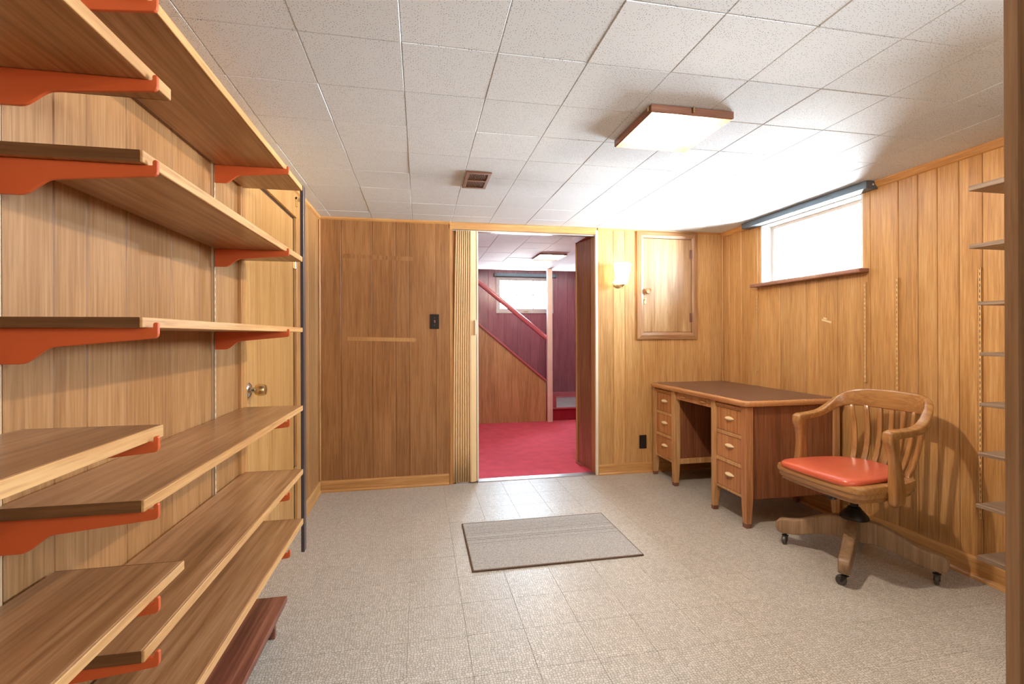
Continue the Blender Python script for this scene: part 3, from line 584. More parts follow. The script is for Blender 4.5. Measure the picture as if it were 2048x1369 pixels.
# ------------------------------------------------------------------ lamp, vent
def ceiling_lamp(label, x0, x1, y0, y1, z, strength, border=0.042, deep=0.032):
    t = thing('ceiling_lamp', label, 'ceiling light', ((x0 + x1) / 2, (y0 + y1) / 2, z - deep), 'square ceiling lamps')
    zt, zl, zi = z - 0.001, z - deep, z - deep * 0.55; b = border
    for (o0, o1, i0, i1) in (((x0, y0), (x1, y0), (x0 + b, y0 + b), (x1 - b, y0 + b)), ((x1, y0), (x1, y1), (x1 - b, y0 + b), (x1 - b, y1 - b)),
                             ((x1, y1), (x0, y1), (x1 - b, y1 - b), (x0 + b, y1 - b)), ((x0, y1), (x0, y0), (x0 + b, y1 - b), (x0 + b, y0 + b))):
        e0 = (o0[0] * .88 + i0[0] * .12, o0[1] * .88 + i0[1] * .12); e1 = (o1[0] * .88 + i1[0] * .12, o1[1] * .88 + i1[1] * .12)
        a = [(*o0, zt), (*o0, zl + 0.003), (*e0, zl), (*i0, zi), (*i0, zt)]; c = [(*o1, zt), (*o1, zl + 0.003), (*e1, zl), (*i1, zi), (*i1, zt)]
        MB().loft([a, c]).build('frame_side', M['lamp_frame'], t)
    MB().box(x0 + b, x1 - b, y0 + b, y1 - b, zi + 0.001, zi + 0.005).build('diffuser', glow('lit_diffuser', LAMP_COL, strength * 0.35), t)
    # the bulb's own hot spot: a small warm light just under the glass carries most of the lamp's flux
    pd = bpy.data.lights.new('lamp_bulb', 'POINT'); pd.shadow_soft_size = 0.022; pd.color = LAMP_COL; pd.energy = strength * 0.95
    po = bpy.data.objects.new('lamp_bulb', pd); COL.objects.link(po); po.parent = t; po.location = (0, 0, -0.006)
    for px, py in (((x0 + x1) / 2, y0 - 0.004), ((x0 + x1) / 2, y1 + 0.004), (x0 - 0.003, y0 + 0.02)):
        MB().cyl((px, py, zt - 0.022), (px, py, zt), 0.004, n=10).build('clip', M['brass'], t)
    return t
ceiling_lamp('glowing square ceiling lamp with a brown wooden frame, nearest the camera', 0.902, 1.266, 1.737, 2.102, H, LAMP_ROOM)
ceiling_lamp('small glowing ceiling lamp in the red-carpeted room beyond the doorway', 1.32, 1.636, 5.14, 5.53, H, LAMP_STAIR, 0.022, 0.016)
ceiling_lamp('unseen square ceiling lamp added as fill behind the camera', 0.902, 1.266, -1.00, -0.64, H, LAMP_FILL)  # out of view, added to light the near end of the room
vt = thing('ceiling_vent', 'small brown metal air vent in the white ceiling', 'vent', (0.33, 2.775, H - 0.012))
VX0, VX1, VY0, VY1 = 0.258, 0.401, 2.635, 2.920
sash(MB(), 0, 0, 0, 0, 0, 0, 0) if False else None
fb = MB().box(VX0, VX1, VY0, VY0 + 0.022, H - 0.010, H - 0.0005).box(VX0, VX1, VY1 - 0.022, VY1, H - 0.010, H - 0.0005)
fb.box(VX0, VX0 + 0.018, VY0 + 0.022, VY1 - 0.022, H - 0.010, H - 0.0005).box(VX1 - 0.018, VX1, VY0 + 0.022, VY1 - 0.022, H - 0.010, H - 0.0005)
fb.box(VX0 + 0.018, VX1 - 0.018, 2.767, 2.787, H - 0.010, H - 0.0005)
fb.build('vent_frame', M['bronze'], vt, bevel=0.001)
MB().box(VX0 + 0.018, VX1 - 0.018, VY0 + 0.022, VY1 - 0.022, H - 0.0015, H - 0.0007).build('back_plate', M['slot'], vt)
gl = MB()
for k in range(12):
    x = VX0 + 0.022 + k * 0.0091
    gl.box(x, x + 0.0035, VY0 + 0.022, 2.767, H - 0.007, H - 0.0015).box(x, x + 0.0035, 2.787, VY1 - 0.022, H - 0.007, H - 0.0015)
tag(gl.build('grille', M['bronze'], vt), kind='stuff')

# ------------------------------------------------------------------ folding door in the opening
ad = thing('accordion_door', 'cream vinyl accordion door folded against the left of the doorway', 'door', (0.37, YB + 0.03, 0))
xa, xb, NF = 0.270, 0.410, 8
def pleats(z, gx, sh):
    out = []
    for k in range(NF):
        for t in (0.0, 0.05, 0.13, 0.27, 0.42, 0.58, 0.73, 0.87, 0.95):
            d = math.sin(math.pi * t) ** 0.45 if t else 0.0
            out.append((xa + (xb - xa) * (k + t) / NF * gx + sh, YB + 0.012 - 0.024 * d, z))
    out.append((xa + (xb - xa) * gx + sh, YB + 0.012, z))
    return out
mb = MB(); levels = [(0.012, 1.08, -0.012), (0.3, 1.10, -0.013), (1.1, 1.02, -0.005), (1.75, 0.98, 0.008), (2.048, 0.92, 0.016)]
rows = [pleats(*l) for l in levels]; nn = len(rows[0])
vs = [p for r in rows for p in r]; th = [(x, y + 0.0025, z) for x, y, z in vs]
fs = []
for r in range(len(rows) - 1):
    for i in range(nn - 1): fs.append((r * nn + i, r * nn + i + 1, (r + 1) * nn + i + 1, (r + 1) * nn + i))
mb.add(vs, fs)
pl = mb.build('pleated_curtain', M['vinyl'], ad, smooth=True, angle=70)
sd = pl.modifiers.new('thickness', 'SOLIDIFY'); sd.thickness = 0.0025
MB().prism([(0.405, YB - 0.012), (0.448, YB + 0.0), (0.456, YB + 0.02), (0.456, YB + 0.055), (0.405, YB + 0.06)], 'z', 0.010, 2.048).build('lead_post', M['vinyl'], ad, bevel=0.002)
MB().box(0.456, 0.470, YB + 0.006, YB + 0.05, 0.010, 2.048).build('lead_edge', M['offwhite'], ad, bevel=0.002)
MB().box(0.437, 0.452, YB - 0.024, YB - 0.002, 1.205, 1.325).build('pull_handle', M['offwhite'], ad, bevel=0.004, seg=2)
MB().box(OX0, OX1, YB + 0.012, YB + 0.05, OZ - 0.012, OZ - 0.0005).build('track', M['steel'], ad, bevel=0.001)

# ------------------------------------------------------------------ switch, outlet, sconce, wall cabinet
sw = thing('light_switch', 'dark metal light switch plate on the brown wall by the accordion door', 'switch', (0.117, YB, 1.311))
MB().box(0.081, 0.153, YB - 0.006, YB - 0.0003, 1.253, 1.369).build('plate', M['iron'], sw, bevel=0.003, seg=2)
MB().box(0.111, 0.123, YB - 0.016, YB - 0.004, 1.300, 1.322).build('toggle', M['bronze'], sw, bevel=0.002)
for z in (1.281, 1.341): MB().cyl((0.117, YB - 0.0075, z), (0.117, YB - 0.005, z), 0.0035, n=10).build('screw', M['bronze'], sw)
ol = thing('outlet', 'black double wall outlet low on the wall left of the desk', 'outlet', (1.906, YB, 0.267))
MB().box(1.872, 1.941, YB - 0.006, YB - 0.0003, 0.208, 0.326).build('plate', M['black'], ol, bevel=0.003)
for z in (0.245, 0.288):
    s = MB().cyl((1.9065, YB - 0.009, z), (1.9065, YB - 0.004, z), 0.016, n=20).build('socket', M['black'], ol)
def sconce(label, gx, gy, z, wx, wy, strength, col):
    t = thing('wall_sconce', label, 'wall lamp', (gx, gy, z - 0.015), 'white glass sconces')
    MB().lathe((gx, gy, z), [(0.002, 0.0), (0.036, 0.0), (0.042, 0.010), (0.056, 0.075), (0.068, 0.13), (0.072, 0.160), (0.070, 0.176), (0.060, 0.180), (0.058, 0.16), (0.044, 0.06), (0.03, 0.012)], n=32).build('glass_shade', glow('lit_glass', col, strength), t, smooth=True)
    MB().lathe((gx, gy, z - 0.035), [(0.003, 0.0), (0.006, 0.006), (0.003, 0.012), (0.010, 0.020), (0.022, 0.030), (0.024, 0.0345)], n=16).build('finial', M['brass'], t, smooth=True)
    d = Vector((gx - wx, gy - wy, 0)).normalized()
    MB().cyl((gx, gy, z - 0.019), Vector((wx, wy, z + 0.015)) + d * 0.006, 0.006).build('arm', M['brass'], t, smooth=True)
    MB().lathe(Vector((wx, wy, z + 0.020)) + d * 0.0003, [(0.045, 0.0), (0.045, 0.004), (0.03, 0.010), (0.01, 0.013)], d).build('wall_plate', M['brass'], t, smooth=True)
sconce('lit white glass wall sconce between the doorway and the small wall cabinet', 1.678, YB - 0.095, 1.625, 1.678, YB, SCONCE, (1.0, 0.74, 0.42))
sconce('unseen white glass sconce added as fill on the right wall behind the partition', XR - 0.095, 0.30, 1.625, XR, 0.30, SCONCE_FILL, (1.0, 0.88, 0.72))  # hidden sconce, added to brighten the ceiling near the right wall

wc = thing('wall_cabinet', 'small framed wooden cabinet door high on the back wall above the desk', 'cabinet', (2.14, YB, 1.158))
x0, x1, z0, z1 = 1.852, 2.425, 1.158, 2.100; b = 0.058
fp = lambda: None
def fr_side(o0, o1, i0, i1):
    q = [o0, o1, i1, i0]
    ys_ = (YB - 0.0005, YB - 0.016, YB - 0.026)
    mid = [(o0[0] * .4 + i0[0] * .6, o0[1] * .4 + i0[1] * .6), (o1[0] * .4 + i1[0] * .6, o1[1] * .4 + i1[1] * .6)]
    mb = MB()
    A = [(p[0], ys_[0], p[1]) for p in (o0, o1)]; B = [(p[0], ys_[1], p[1]) for p in (o0, o1)]; C = [(p[0], ys_[2], p[1]) for p in mid]; D = [(p[0], ys_[1] - 0.004, p[1]) for p in (i0, i1)]; E_ = [(p[0], ys_[0], p[1]) for p in (i0, i1)]
    vs = A + B + C + D + E_
    mb.add(vs, [(0, 1, 3, 2), (2, 3, 5, 4), (4, 5, 7, 6), (6, 7, 9, 8), (8, 9, 1, 0), (0, 2, 4, 6, 8), (1, 3, 5, 7, 9)])
    return mb
OUT = [(x0, z0), (x1, z0), (x1, z1), (x0, z1)]; INN = [(x0 + b, z0 + b + 0.004), (x1 - b, z0 + b + 0.004), (x1 - b, z1 - b), (x0 + b, z1 - b)]
M['cab_frame'] = wood('cabinet_frame_wood', (132, 90, 56), (160, 116, 78), (186, 146, 106), 'x', rough=0.32, tone=0.04, coat=0.15)
M['cab_frame_z'] = wood('cabinet_frame_wood_upright', (132, 90, 56), (160, 116, 78), (186, 146, 106), 'z', rough=0.32, tone=0.04, coat=0.15)
M['cab_door'] = wood('cabinet_door_veneer', (150, 108, 66), (178, 138, 94), (202, 168, 124), 'z', big=7, fine=40, rough=0.4, tone=0.0, cath=0.9)
for k in range(4): fr_side(OUT[k], OUT[(k + 1) % 4], INN[k], INN[(k + 1) % 4]).build('frame_side', M['cab_frame' if k % 2 == 0 else 'cab_frame_z'], wc, bevel=0.0008)
cd = MB().box(INN[0][0] + 0.003, INN[1][0] - 0.003, YB - 0.014, YB - 0.001, INN[0][1] + 0.003, INN[2][1] - 0.003).build('door', M['cab_door'], wc, bevel=0.001)
MB().lathe((INN[0][0] + 0.036, YB - 0.014, 1.580), [(0.014, 0.0), (0.014, 0.012), (0.024, 0.020), (0.027, 0.028), (0.024, 0.036), (0.016, 0.034), (0.012, 0.030)], (0, -1, 0)).build('knob', M['desk_light'], cd, smooth=True)
MB().lathe((INN[0][0] + 0.010, YB - 0.0145, 1.508), [(0.014, 0.0), (0.014, 0.006), (0.010, 0.012), (0.004, 0.013)], (0, -1, 0)).box(INN[0][0] + 0.002, INN[0][0] + 0.022, YB - 0.024, YB - 0.0145, 1.47, 1.50).build('lock', M['brass'], cd)
for z in (1.35, 1.91):
    MB().cyl((INN[1][0] + 0.002, YB - 0.022, z - 0.04), (INN[1][0] + 0.002, YB - 0.022, z + 0.04), 0.006).box(INN[1][0] - 0.016, INN[1][0] + 0.002, YB - 0.018, YB - 0.014, z - 0.04, z + 0.04).build('hinge', M['bronze'], cd, smooth=True)
for (ya, za, yb, zb, lb) in ((2.70, 1.278, 2.775, 1.298, 'longer slanted strip of pale masking tape on the panelling under the window'), (2.735, 1.302, 2.762, 1.309, 'tiny scrap of pale masking tape just above the longer slanted strip')):
    tp = thing('tape_scrap', lb, 'tape', (XR, (ya + yb) / 2, za), 'masking tape scraps under the window')
    MB().add([(XR - 0.0006, ya, za - 0.006), (XR - 0.0006, yb, zb - 0.006), (XR - 0.0006, yb, zb + 0.006), (XR - 0.0006, ya, za + 0.006), (XR - 0.0001, ya, za - 0.006), (XR - 0.0001, yb, zb - 0.006), (XR - 0.0001, yb, zb + 0.006), (XR - 0.0001, ya, za + 0.006)],
             [(0, 1, 2, 3), (7, 6, 5, 4), (0, 4, 5, 1), (1, 5, 6, 2), (2, 6, 7, 3), (3, 7, 4, 0)]).build('strip', M['tape'], tp)

# ------------------------------------------------------------------ floor mat
mt_ = thing('floor_mat', 'grey ribbed doormat with a brown bound edge on the vinyl floor', 'mat', (0.724, 2.703, 0))
MB().box(0.264, 1.184, 2.399, 3.006, 0.0005, 0.010).build('pile', M['mat'], mt_, bevel=0.002)
be = MB()
for a in ((0.258, 0.266, 2.392, 3.014), (1.182, 1.190, 2.392, 3.014), (0.266, 1.182, 2.392, 2.401), (0.266, 1.182, 3.004, 3.014)): be.box(*a, 0.0003, 0.0085)
be.build('edge_binding', flat('brown_binding', (92, 70, 52), 0.8, bump=0.4, var=0.15), mt_, bevel=0.002)

# ------------------------------------------------------------------ desk
dk = thing('desk', 'worn wooden double-pedestal desk with a dark top in the far right corner', 'desk', (2.32, 3.21, 0))
DX0, DX1, DY0, DY1, DZ = 1.955, 2.668, 2.580, 3.815, 0.787
def rounded(x0, x1, y0, y1, r, k=5):
    out = []
    for cx, cy, a in ((x1 - r, y1 - r, 0), (x0 + r, y1 - r, 90), (x0 + r, y0 + r, 180), (x1 - r, y0 + r, 270)):
        for i in range(k): t = R(a + 90 * i / (k - 1)); out.append((cx + r * math.cos(t), cy + r * math.sin(t)))
    return out
rings = []
for ins, z in ((0.012, DZ - 0.038), (0.003, DZ - 0.032), (0.0, DZ - 0.020), (0.002, DZ - 0.008), (0.010, DZ - 0.001), (0.022, DZ)):
    rings.append([(x, y, z) for x, y in rounded(DX0 + ins, DX1 - ins, DY0 + ins, DY1 - ins, 0.03)])
MB().loft(rings).build('desktop', M['desk_edge'], dk, smooth=True)
MB().loft([[(x, y, DZ + 0.0002) for x, y in rounded(DX0 + 0.026, DX1 - 0.026, DY0 + 0.026, DY1 - 0.026, 0.02)], [(x, y, DZ + 0.0018) for x, y in rounded(DX0 + 0.027, DX1 - 0.027, DY0 + 0.027, DY1 - 0.027, 0.02)]]).build('writing_surface', M['desk_top'], dk)
ZT = DZ - 0.038
def dleg(x0, x1, y0, y1, mat, tx, ty):
    """square leg that tapers below the pedestal; TX, TY say which side the taper takes away"""
    def ring(z, s): 
        a0 = x0 + (s if tx < 0 else 0); a1 = x1 - (s if tx > 0 else 0); b0 = y0 + (s if ty < 0 else 0); b1 = y1 - (s if ty > 0 else 0)
        return [(a0, b0, z), (a1, b0, z), (a1, b1, z), (a0, b1, z)]
    l = MB().loft([ring(0.026, 0.014), ring(0.20, 0.0), ring(ZT, 0.0)]).build('leg', mat, dk, bevel=0.004, seg=2)
    q = ring(0.0, 0.0155); q2 = ring(0.0, 0.013)
    MB().loft([[(p[0], p[1], 0.0) for p in q], [(p[0], p[1], 0.027) for p in q2]]).build('foot_cap', M['bronze'], l, bevel=0.001)
FX = 1.974
PED = [(2.600, 2.962), (3.440, 3.800)]
for i, (ya, yb) in enumerate(PED):
    for k, (y0, y1) in enumerate(((ya, ya + 0.052), (yb - 0.044, yb))):
        outer = (i == 0 and k == 0)
        dleg(FX, FX + 0.05, y0, y1, M['desk_leg' if outer else 'desk_light'], 1, (1 if k == 0 else -1) * (1 if True else 0))
    dleg(2.610, 2.655, ya, ya + 0.045, M['desk_light' if i == 0 else 'desk'], -1, 1)
    dleg(2.610, 2.655, yb - 0.045, yb, M['desk'], -1, -1)
    y0, y1 = ya + 0.012, yb - 0.010
    MB().box(FX + 0.05, 2.61, y0, y0 + 0.018, 0.172, ZT).build('side_panel', M['desk'], dk, bevel=0.001)
    MB().box(FX + 0.05, 2.61, y1 - 0.018, y1, 0.172, ZT).build('side_panel', M['desk'], dk, bevel=0.001)
    MB().box(2.60, 2.612, y0 + 0.018, y1 - 0.018, 0.172, ZT).build('back_panel', M['desk'], dk)
    MB().box(FX + 0.03, 2.60, y0 + 0.018, y1 - 0.018, 0.160, 0.172).build('bottom_panel', M['desk'], dk)
    if i == 1: MB().box(FX + 0.05, 2.61, y0 - 0.010, y0 - 0.0005, 0.172, 0.215).build('base_rail', M['desk_light'], dk, bevel=0.002)
    u0, u1 = ya + 0.052, yb - 0.044
    for z0, z1 in ((0.172, 0.186), (0.353, 0.378), (0.537, 0.560), (0.714, 0.722), (0.742, ZT)):
        MB().box(FX + 0.012, FX + 0.05, u0, u1, z0, z1).build('rail', M['desk_light'], dk, bevel=0.001)
    sl = MB().box(FX + 0.004, FX + 0.30, u0 + 0.004, u1 - 0.004, 0.724, 0.740).build('writing_slide', M['desk_front'], dk, bevel=0.002)
    for z0, z1 in ((0.188, 0.351), (0.380, 0.535), (0.562, 0.712)):
        dr = MB().box(FX + 0.016, FX + 0.036, u0 + 0.003, u1 - 0.003, z0, z1).build('drawer', M['desk_front'], dk, bevel=0.002)
        cz = (z0 + z1) / 2 + 0.012; cy = (u0 + u1) / 2
        hr = []
        for t in range(9):
            s = -1 + 2 * t / 8; r = 0.0015 + 0.0125 * (1 - s * s)
            hr.append([(FX + 0.016 - r * 1.5 * max(0, math.cos(a)), cy + 0.046 * s, cz + r * math.sin(a)) for a in [R(-90 + 180 * q / 6) for q in range(7)]])
        MB().loft(hr).build('handle', M['tape'], dr, smooth=True)
# centre drawer over the kneehole
cdw = MB().box(FX + 0.014, FX + 0.034, 2.966, 3.436, 0.690, 0.745).build('drawer', M['desk_front'], dk, bevel=0.002)
for cy in (3.075, 3.33):
    hr = []
    for t in range(9):
        s = -1 + 2 * t / 8; r = 0.0012 + 0.008 * (1 - s * s)
        hr.append([(FX + 0.014 - r * 1.6 * max(0, math.cos(a)), cy + 0.045 * s, 0.716 + r * math.sin(a)) for a in [R(-90 + 180 * q / 6) for q in range(7)]])
    MB().loft(hr).build('handle', M['desk_light'], cdw, smooth=True)
MB().box(FX + 0.034, 2.60, 2.966, 3.436, 0.700, 0.712).build('apron', M['desk'], dk)
MB().box(2.50, 2.512, 2.96, 3.44, 0.25, 0.70).build('modesty_panel', M['desk'], dk)

# ------------------------------------------------------------------ swivel chair
CH = Vector((2.245, 2.115, 0)); CROT = R(184)
ch = thing('swivel_chair', 'wooden swivel armchair with an orange-red cushion and slatted back beside the desk', 'chair', CH, rotz=CROT)
def sweep(stations, k=10, power=4.0):
    """stations: (centre, u, v, half_u, half_v); section is a squircle"""
    rings = []
    for c, u, v, hu, hv in stations:
        c, u, v = Vector(c), Vector(u).normalized(), Vector(v).normalized(); ring = []
        for i in range(k):
            a = 2 * math.pi * (i + 0.5) / k; ca, sa = math.cos(a), math.sin(a)
            q = (abs(ca) ** power + abs(sa) ** power) ** (-1 / power)
            ring.append(c + u * (hu * ca * q) + v * (hv * sa * q))
        rings.append(ring)
    return MB().loft(rings)
def spline(rows, n):
    """Catmull-Rom through rows of numbers, n steps per span"""
    out = []
    for i in range(len(rows) - 1):
        p0, p1, p2, p3 = rows[max(0, i - 1)], rows[i], rows[i + 1], rows[min(len(rows) - 1, i + 2)]
        for q in range(n):
            t = q / n
            out.append([0.5 * (2 * b + (c - a) * t + (2 * a - 5 * b + 4 * c - d) * t * t + (3 * b - a - 3 * c + d) * t ** 3) for a, b, c, d in zip(p0, p1, p2, p3)])
    return out + [list(rows[-1])]
def timber(stations, r=0.006, cap=0.6):
    """like sweep, but the section is a rectangle with small rounded corners, and the ends are eased"""
    def ring(c, u, v, hu, hv, k):
        rr = min(r, hu * 0.7, hv * 0.7) ; out = []
        for sx, sy, a0 in ((1, 1, 0), (-1, 1, 90), (-1, -1, 180), (1, -1, 270)):
            for q in range(4):
                a = R(a0 + 30 * q)
                out.append(c + u * (sx * (hu - rr) + rr * math.cos(a)) * k + v * (sy * (hv - rr) + rr * math.sin(a)) * k)
        return out
    S = [(Vector(c), Vector(u).normalized(), Vector(v).normalized(), hu, hv) for c, u, v, hu, hv in stations]
    rings = [ring(*q, 1.0) for q in S]
    d0 = (S[0][0] - S[1][0]).normalized() * r * 0.5; d1 = (S[-1][0] - S[-2][0]).normalized() * r * 0.5
    e0 = ring(S[0][0] + d0, *S[0][1:3], max(S[0][3] - r * 0.6, 0.001), max(S[0][4] - r * 0.6, 0.001), 1.0)
    e1 = ring(S[-1][0] + d1, *S[-1][1:3], max(S[-1][3] - r * 0.6, 0.001), max(S[-1][4] - r * 0.6, 0.001), 1.0)
    return MB().loft([e0] + rings + [e1])
half = [(-0.272, 0.0, 0.788, 0.893, 0.013), (-0.268, 0.075, 0.788, 0.892, 0.013), (-0.253, 0.140, 0.789, 0.889, 0.0135), (-0.222, 0.196, 0.790, 0.878, 0.015), (-0.178, 0.236, 0.778, 0.848, 0.018),
        (-0.128, 0.257, 0.750, 0.802, 0.022), (-0.075, 0.266, 0.727, 0.766, 0.0245), (-0.02, 0.268, 0.716, 0.752, 0.026), (0.04, 0.264, 0.711, 0.747, 0.027), (0.085, 0.258, 0.706, 0.746, 0.027), (0.112, 0.254, 0.700, 0.738, 0.024)]
path = spline([(f, -l, a, b_, t) for f, l, a, b_, t in half[:0:-1]] + half, 3)
st = []
for i, (f, l, a, b_, t) in enumerate(path):
    p0 = path[max(0, i - 1)]; p1 = path[min(len(path) - 1, i + 1)]
    tan = Vector((p1[0] - p0[0], p1[1] - p0[1], 0)).normalized(); nrm = Vector((-tan.y, tan.x, 0))
    lean = 0.10 if (b_ - a) > 0.06 else 0.0
    up_ = Vector((0, 0, 1)) + (nrm * (-lean) if nrm.dot(Vector((f, l, 0))) < 0 else nrm * lean)
    st.append(((f, l, (a + b_) / 2), nrm, up_, t, (b_ - a) / 2))
timber(st, 0.009).build('back_rail', M['chair'], ch, smooth=True, local=True, angle=50)
for sgn in (-1, 1):
    S = []
    for z, f, l, hf, hl in spline(((0.735, 0.088, 0.256, 0.028, 0.025), (0.700, 0.092, 0.256, 0.029, 0.025), (0.655, 0.083, 0.258, 0.024, 0.022), (0.610, 0.076, 0.260, 0.023, 0.020), (0.560, 0.072, 0.262, 0.026, 0.020),
                            (0.510, 0.070, 0.264, 0.031, 0.021), (0.46, 0.070, 0.266, 0.035, 0.021), (0.408, 0.070, 0.266, 0.035, 0.020), (0.392, 0.070, 0.264, 0.028, 0.015)), 4):
        S.append(((f, sgn * l, z), (1, 0, 0), (0, 1, 0), hf, hl))
    timber(S, 0.011).build('arm_post', M['chair_post'], ch, smooth=True, local=True, angle=50)
def seat_outline(g, hw=0.250):
    """front is +x; clipped front corners, rounded back"""
    pts_ = [(0.290 - g, 0.0), (0.288 - g, 0.12), (0.280 - g, 0.205), (0.268 - g, hw - 0.018 - g * .6), (0.242 - g, hw - g), (0.10, hw + 0.002 - g), (-0.02, hw - 0.004 - g), (-0.12, hw - 0.030 - g), (-0.185 + g * .5, hw - 0.085 - g),
            (-0.222 + g, 0.085), (-0.232 + g, 0.0)]
    return pts_ + [(x, -y) for x, y in pts_[-2:0:-1]]
def slab(gs):
    return MB().loft([[(x, y, z) for x, y in seat_outline(g)] for g, z in gs])
slab([(0.006, 0.446), (0.001, 0.449), (0.0, 0.454), (0.0, 0.472), (0.003, 0.480), (0.012, 0.483)]).build('seat', M['chair'], ch, smooth=True, local=True, angle=50)
slab([(0.034, 0.398), (0.026, 0.400), (0.022, 0.405), (0.022, 0.418), (0.010, 0.422), (0.006, 0.428), (0.006, 0.4465)]).build('seat_frame', M['chair'], ch, smooth=True, local=True, angle=35)
cu = [(0.297, 0.0), (0.295, 0.11), (0.288, 0.185), (0.268, 0.214), (0.20, 0.218), (0.05, 0.212), (-0.07, 0.196), (-0.15, 0.150), (-0.185, 0.08), (-0.195, 0.0)]
cu = cu + [(x, -y) for x, y in cu[-2:0:-1]]
def cring(s, z, dz=0.0): return [((x - 0.035) * s + 0.035, y * s, z - (dz if x > 0.2 else 0.0)) for x, y in cu]
MB().loft([cring(0.985, 0.481, 0.012), cring(1.0, 0.488, 0.012), cring(1.0, 0.497, 0.006), cring(0.975, 0.507, 0.002), cring(0.90, 0.512), cring(0.6, 0.515), cring(0.2, 0.516)]).build('cushion', M['vinyl_red'], ch, smooth=True, subd=1, local=True)
for k in range(7):
    s = (k - 3) / 3
    lt, lbm = s * 0.192, s * 0.150
    ft = -0.268 + 0.052 * abs(s) ** 2.4; fb_ = -0.196 + 0.030 * s * s
    S = []
    for t in range(7):
        q = t / 6; z = 0.475 + (0.800 - 0.475) * q
        f = fb_ + (ft - fb_) * q - 0.024 * math.sin(math.pi * q ** 0.8)
        l = lbm + (lt - lbm) * q
        nrm = Vector((1, -0.55 * s, 0)).normalized(); lat = Vector((0.55 * s, 1, 0)).normalized()
        S.append(((f, l, z), nrm, lat, 0.009, 0.0142 - 0.002 * q))
    timber(S, 0.0045).build('slat', M['chair_post'], ch, smooth=True, local=True, angle=60)
# swivel base
hub = MB().lathe((0, 0, 0.106), [(0.028, 0.0), (0.034, 0.006), (0.036, 0.05), (0.040, 0.124), (0.03, 0.128)], n=16).build('hub', M['chair_worn'], ch, smooth=True, local=True)
MB().lathe((0, 0, 0.231), [(0.066, 0.0), (0.067, 0.006), (0.062, 0.016), (0.048, 0.034), (0.034, 0.048), (0.028, 0.058), (0.018, 0.061), (0.018, 0.170)], n=24).build('cup', M['iron'], ch, smooth=True, local=True)
sm_ = MB().box(-0.10, 0.11, -0.055, 0.055, 0.386, 0.4005).box(-0.06, 0.06, -0.03, 0.03, 0.364, 0.388)
sm_.build('tilt_frame', M['iron'], ch, local=True)
MB().cyl((0.02, 0.0, 0.366), (0.135, 0.0, 0.366), 0.014).lathe((0.135, 0, 0.366), [(0.018, 0), (0.026, 0.003), (0.026, 0.022), (0.020, 0.028), (0.012, 0.022)], (1, 0, 0)).build('tension_knob', M['post_metal'], ch, smooth=True, local=True)
LEGA = [R(125.6), R(216.7), R(305.6), R(36.7)]
prof_ = [(0.020, 0.233, 0.112, 0.026), (0.07, 0.232, 0.118, 0.026), (0.115, 0.223, 0.116, 0.026), (0.165, 0.202, 0.104, 0.026), (0.215, 0.177, 0.086, 0.026), (0.262, 0.156, 0.070, 0.0255), (0.305, 0.146, 0.063, 0.025), (0.340, 0.141, 0.061, 0.0245), (0.358, 0.132, 0.067, 0.024), (0.366, 0.120, 0.080, 0.021)]
for wa in LEGA:
    a = wa - CROT; d = Vector((math.cos(a), math.sin(a), 0)); w = Vector((-d.y, d.x, 0))
    lg = timber([(d * r + Vector((0, 0, (zt + zb) / 2)), w, (0, 0, 1), hw, (zt - zb) / 2) for r, zt, zb, hw in spline(prof_, 3)], 0.009).build('base_leg', M['chair_worn'], ch, smooth=True, local=True, angle=50)
    c = d * 0.325
    tr = w * (1 if wa < 3 else -1) * 0.014                    # wheels trail to one side
    cs = MB().cyl(c + Vector((0, 0, 0.044)), c + Vector((0, 0, 0.068)), 0.008)
    cs.cyl(c + tr + d * 0.012 + Vector((0, 0, 0.023)), c + tr - d * 0.012 + Vector((0, 0, 0.023)), 0.004)
    for s in (-1, 1):
        p = c + d * 0.012 * s
        cs.loft([[p + tr * 1.3 + w * 0.008 + Vector((0, 0, 0.018)) + d * e for e in (-.001, .001)] + [p + tr * 0.6 - w * 0.008 + Vector((0, 0, 0.018)) + d * e for e in (.001, -.001)],
                 [p + w * 0.012 + Vector((0, 0, 0.048)) + d * e for e in (-.001, .001)] + [p - w * 0.012 + Vector((0, 0, 0.048)) + d * e for e in (.001, -.001)]])
    cs.box(c.x - 0.012, c.x + 0.012, c.y - 0.012, c.y + 0.012, 0.045, 0.050)
    cst = cs.build('caster', M['iron'], lg, local=True)
    MB().lathe(c + tr - d * 0.010 + Vector((0, 0, 0.0235)), [(0.006, 0), (0.019, 0.0), (0.0235, 0.004), (0.0235, 0.016), (0.019, 0.020), (0.006, 0.020)], d, n=20).build('wheel', M['rubber'], lg, smooth=True, local=True)

# ------------------------------------------------------------------ the red-carpeted room beyond
YS, YF, ZW = 6.40, 7.55, 2.26
fc = struct(MB().box(-0.8, 3.3, YB + 0.114, YF + 0.1, -0.08, -0.001).box(OX0 + 0.2, OX1, YB + 0.09, YB + 0.114, -0.08, -0.001).build('floor_carpet', M['carpet']))
cb = struct(MB().box(-0.8, 3.3, YB + 0.12, 6.52, H + 0.016, H + 0.15).box(-0.8, 3.3, 6.50, 6.52, H, H + 0.016).box(-0.8, 3.3, 6.52, YF + 0.1, ZW, H + 0.2).build('ceiling_stair', M['white']))
M['ceil2'] = M['ceiling']
ceiling_tiles(cb, [0.10 + T * i for i in range(9)], [YB + 0.12 + T * i for i in range(8)] + [6.50], H, M['ceiling'])
for a in (-0.8, 3.2): struct(MB().box(a, a + 0.1, YB + 0.114, YF + 0.1, 0, ZW).build('wall_stair_%s' % ('left' if a < 0 else 'right'), M['panel_maroon']))
FW = (1.225, 2.14, 1.575, 2.132)
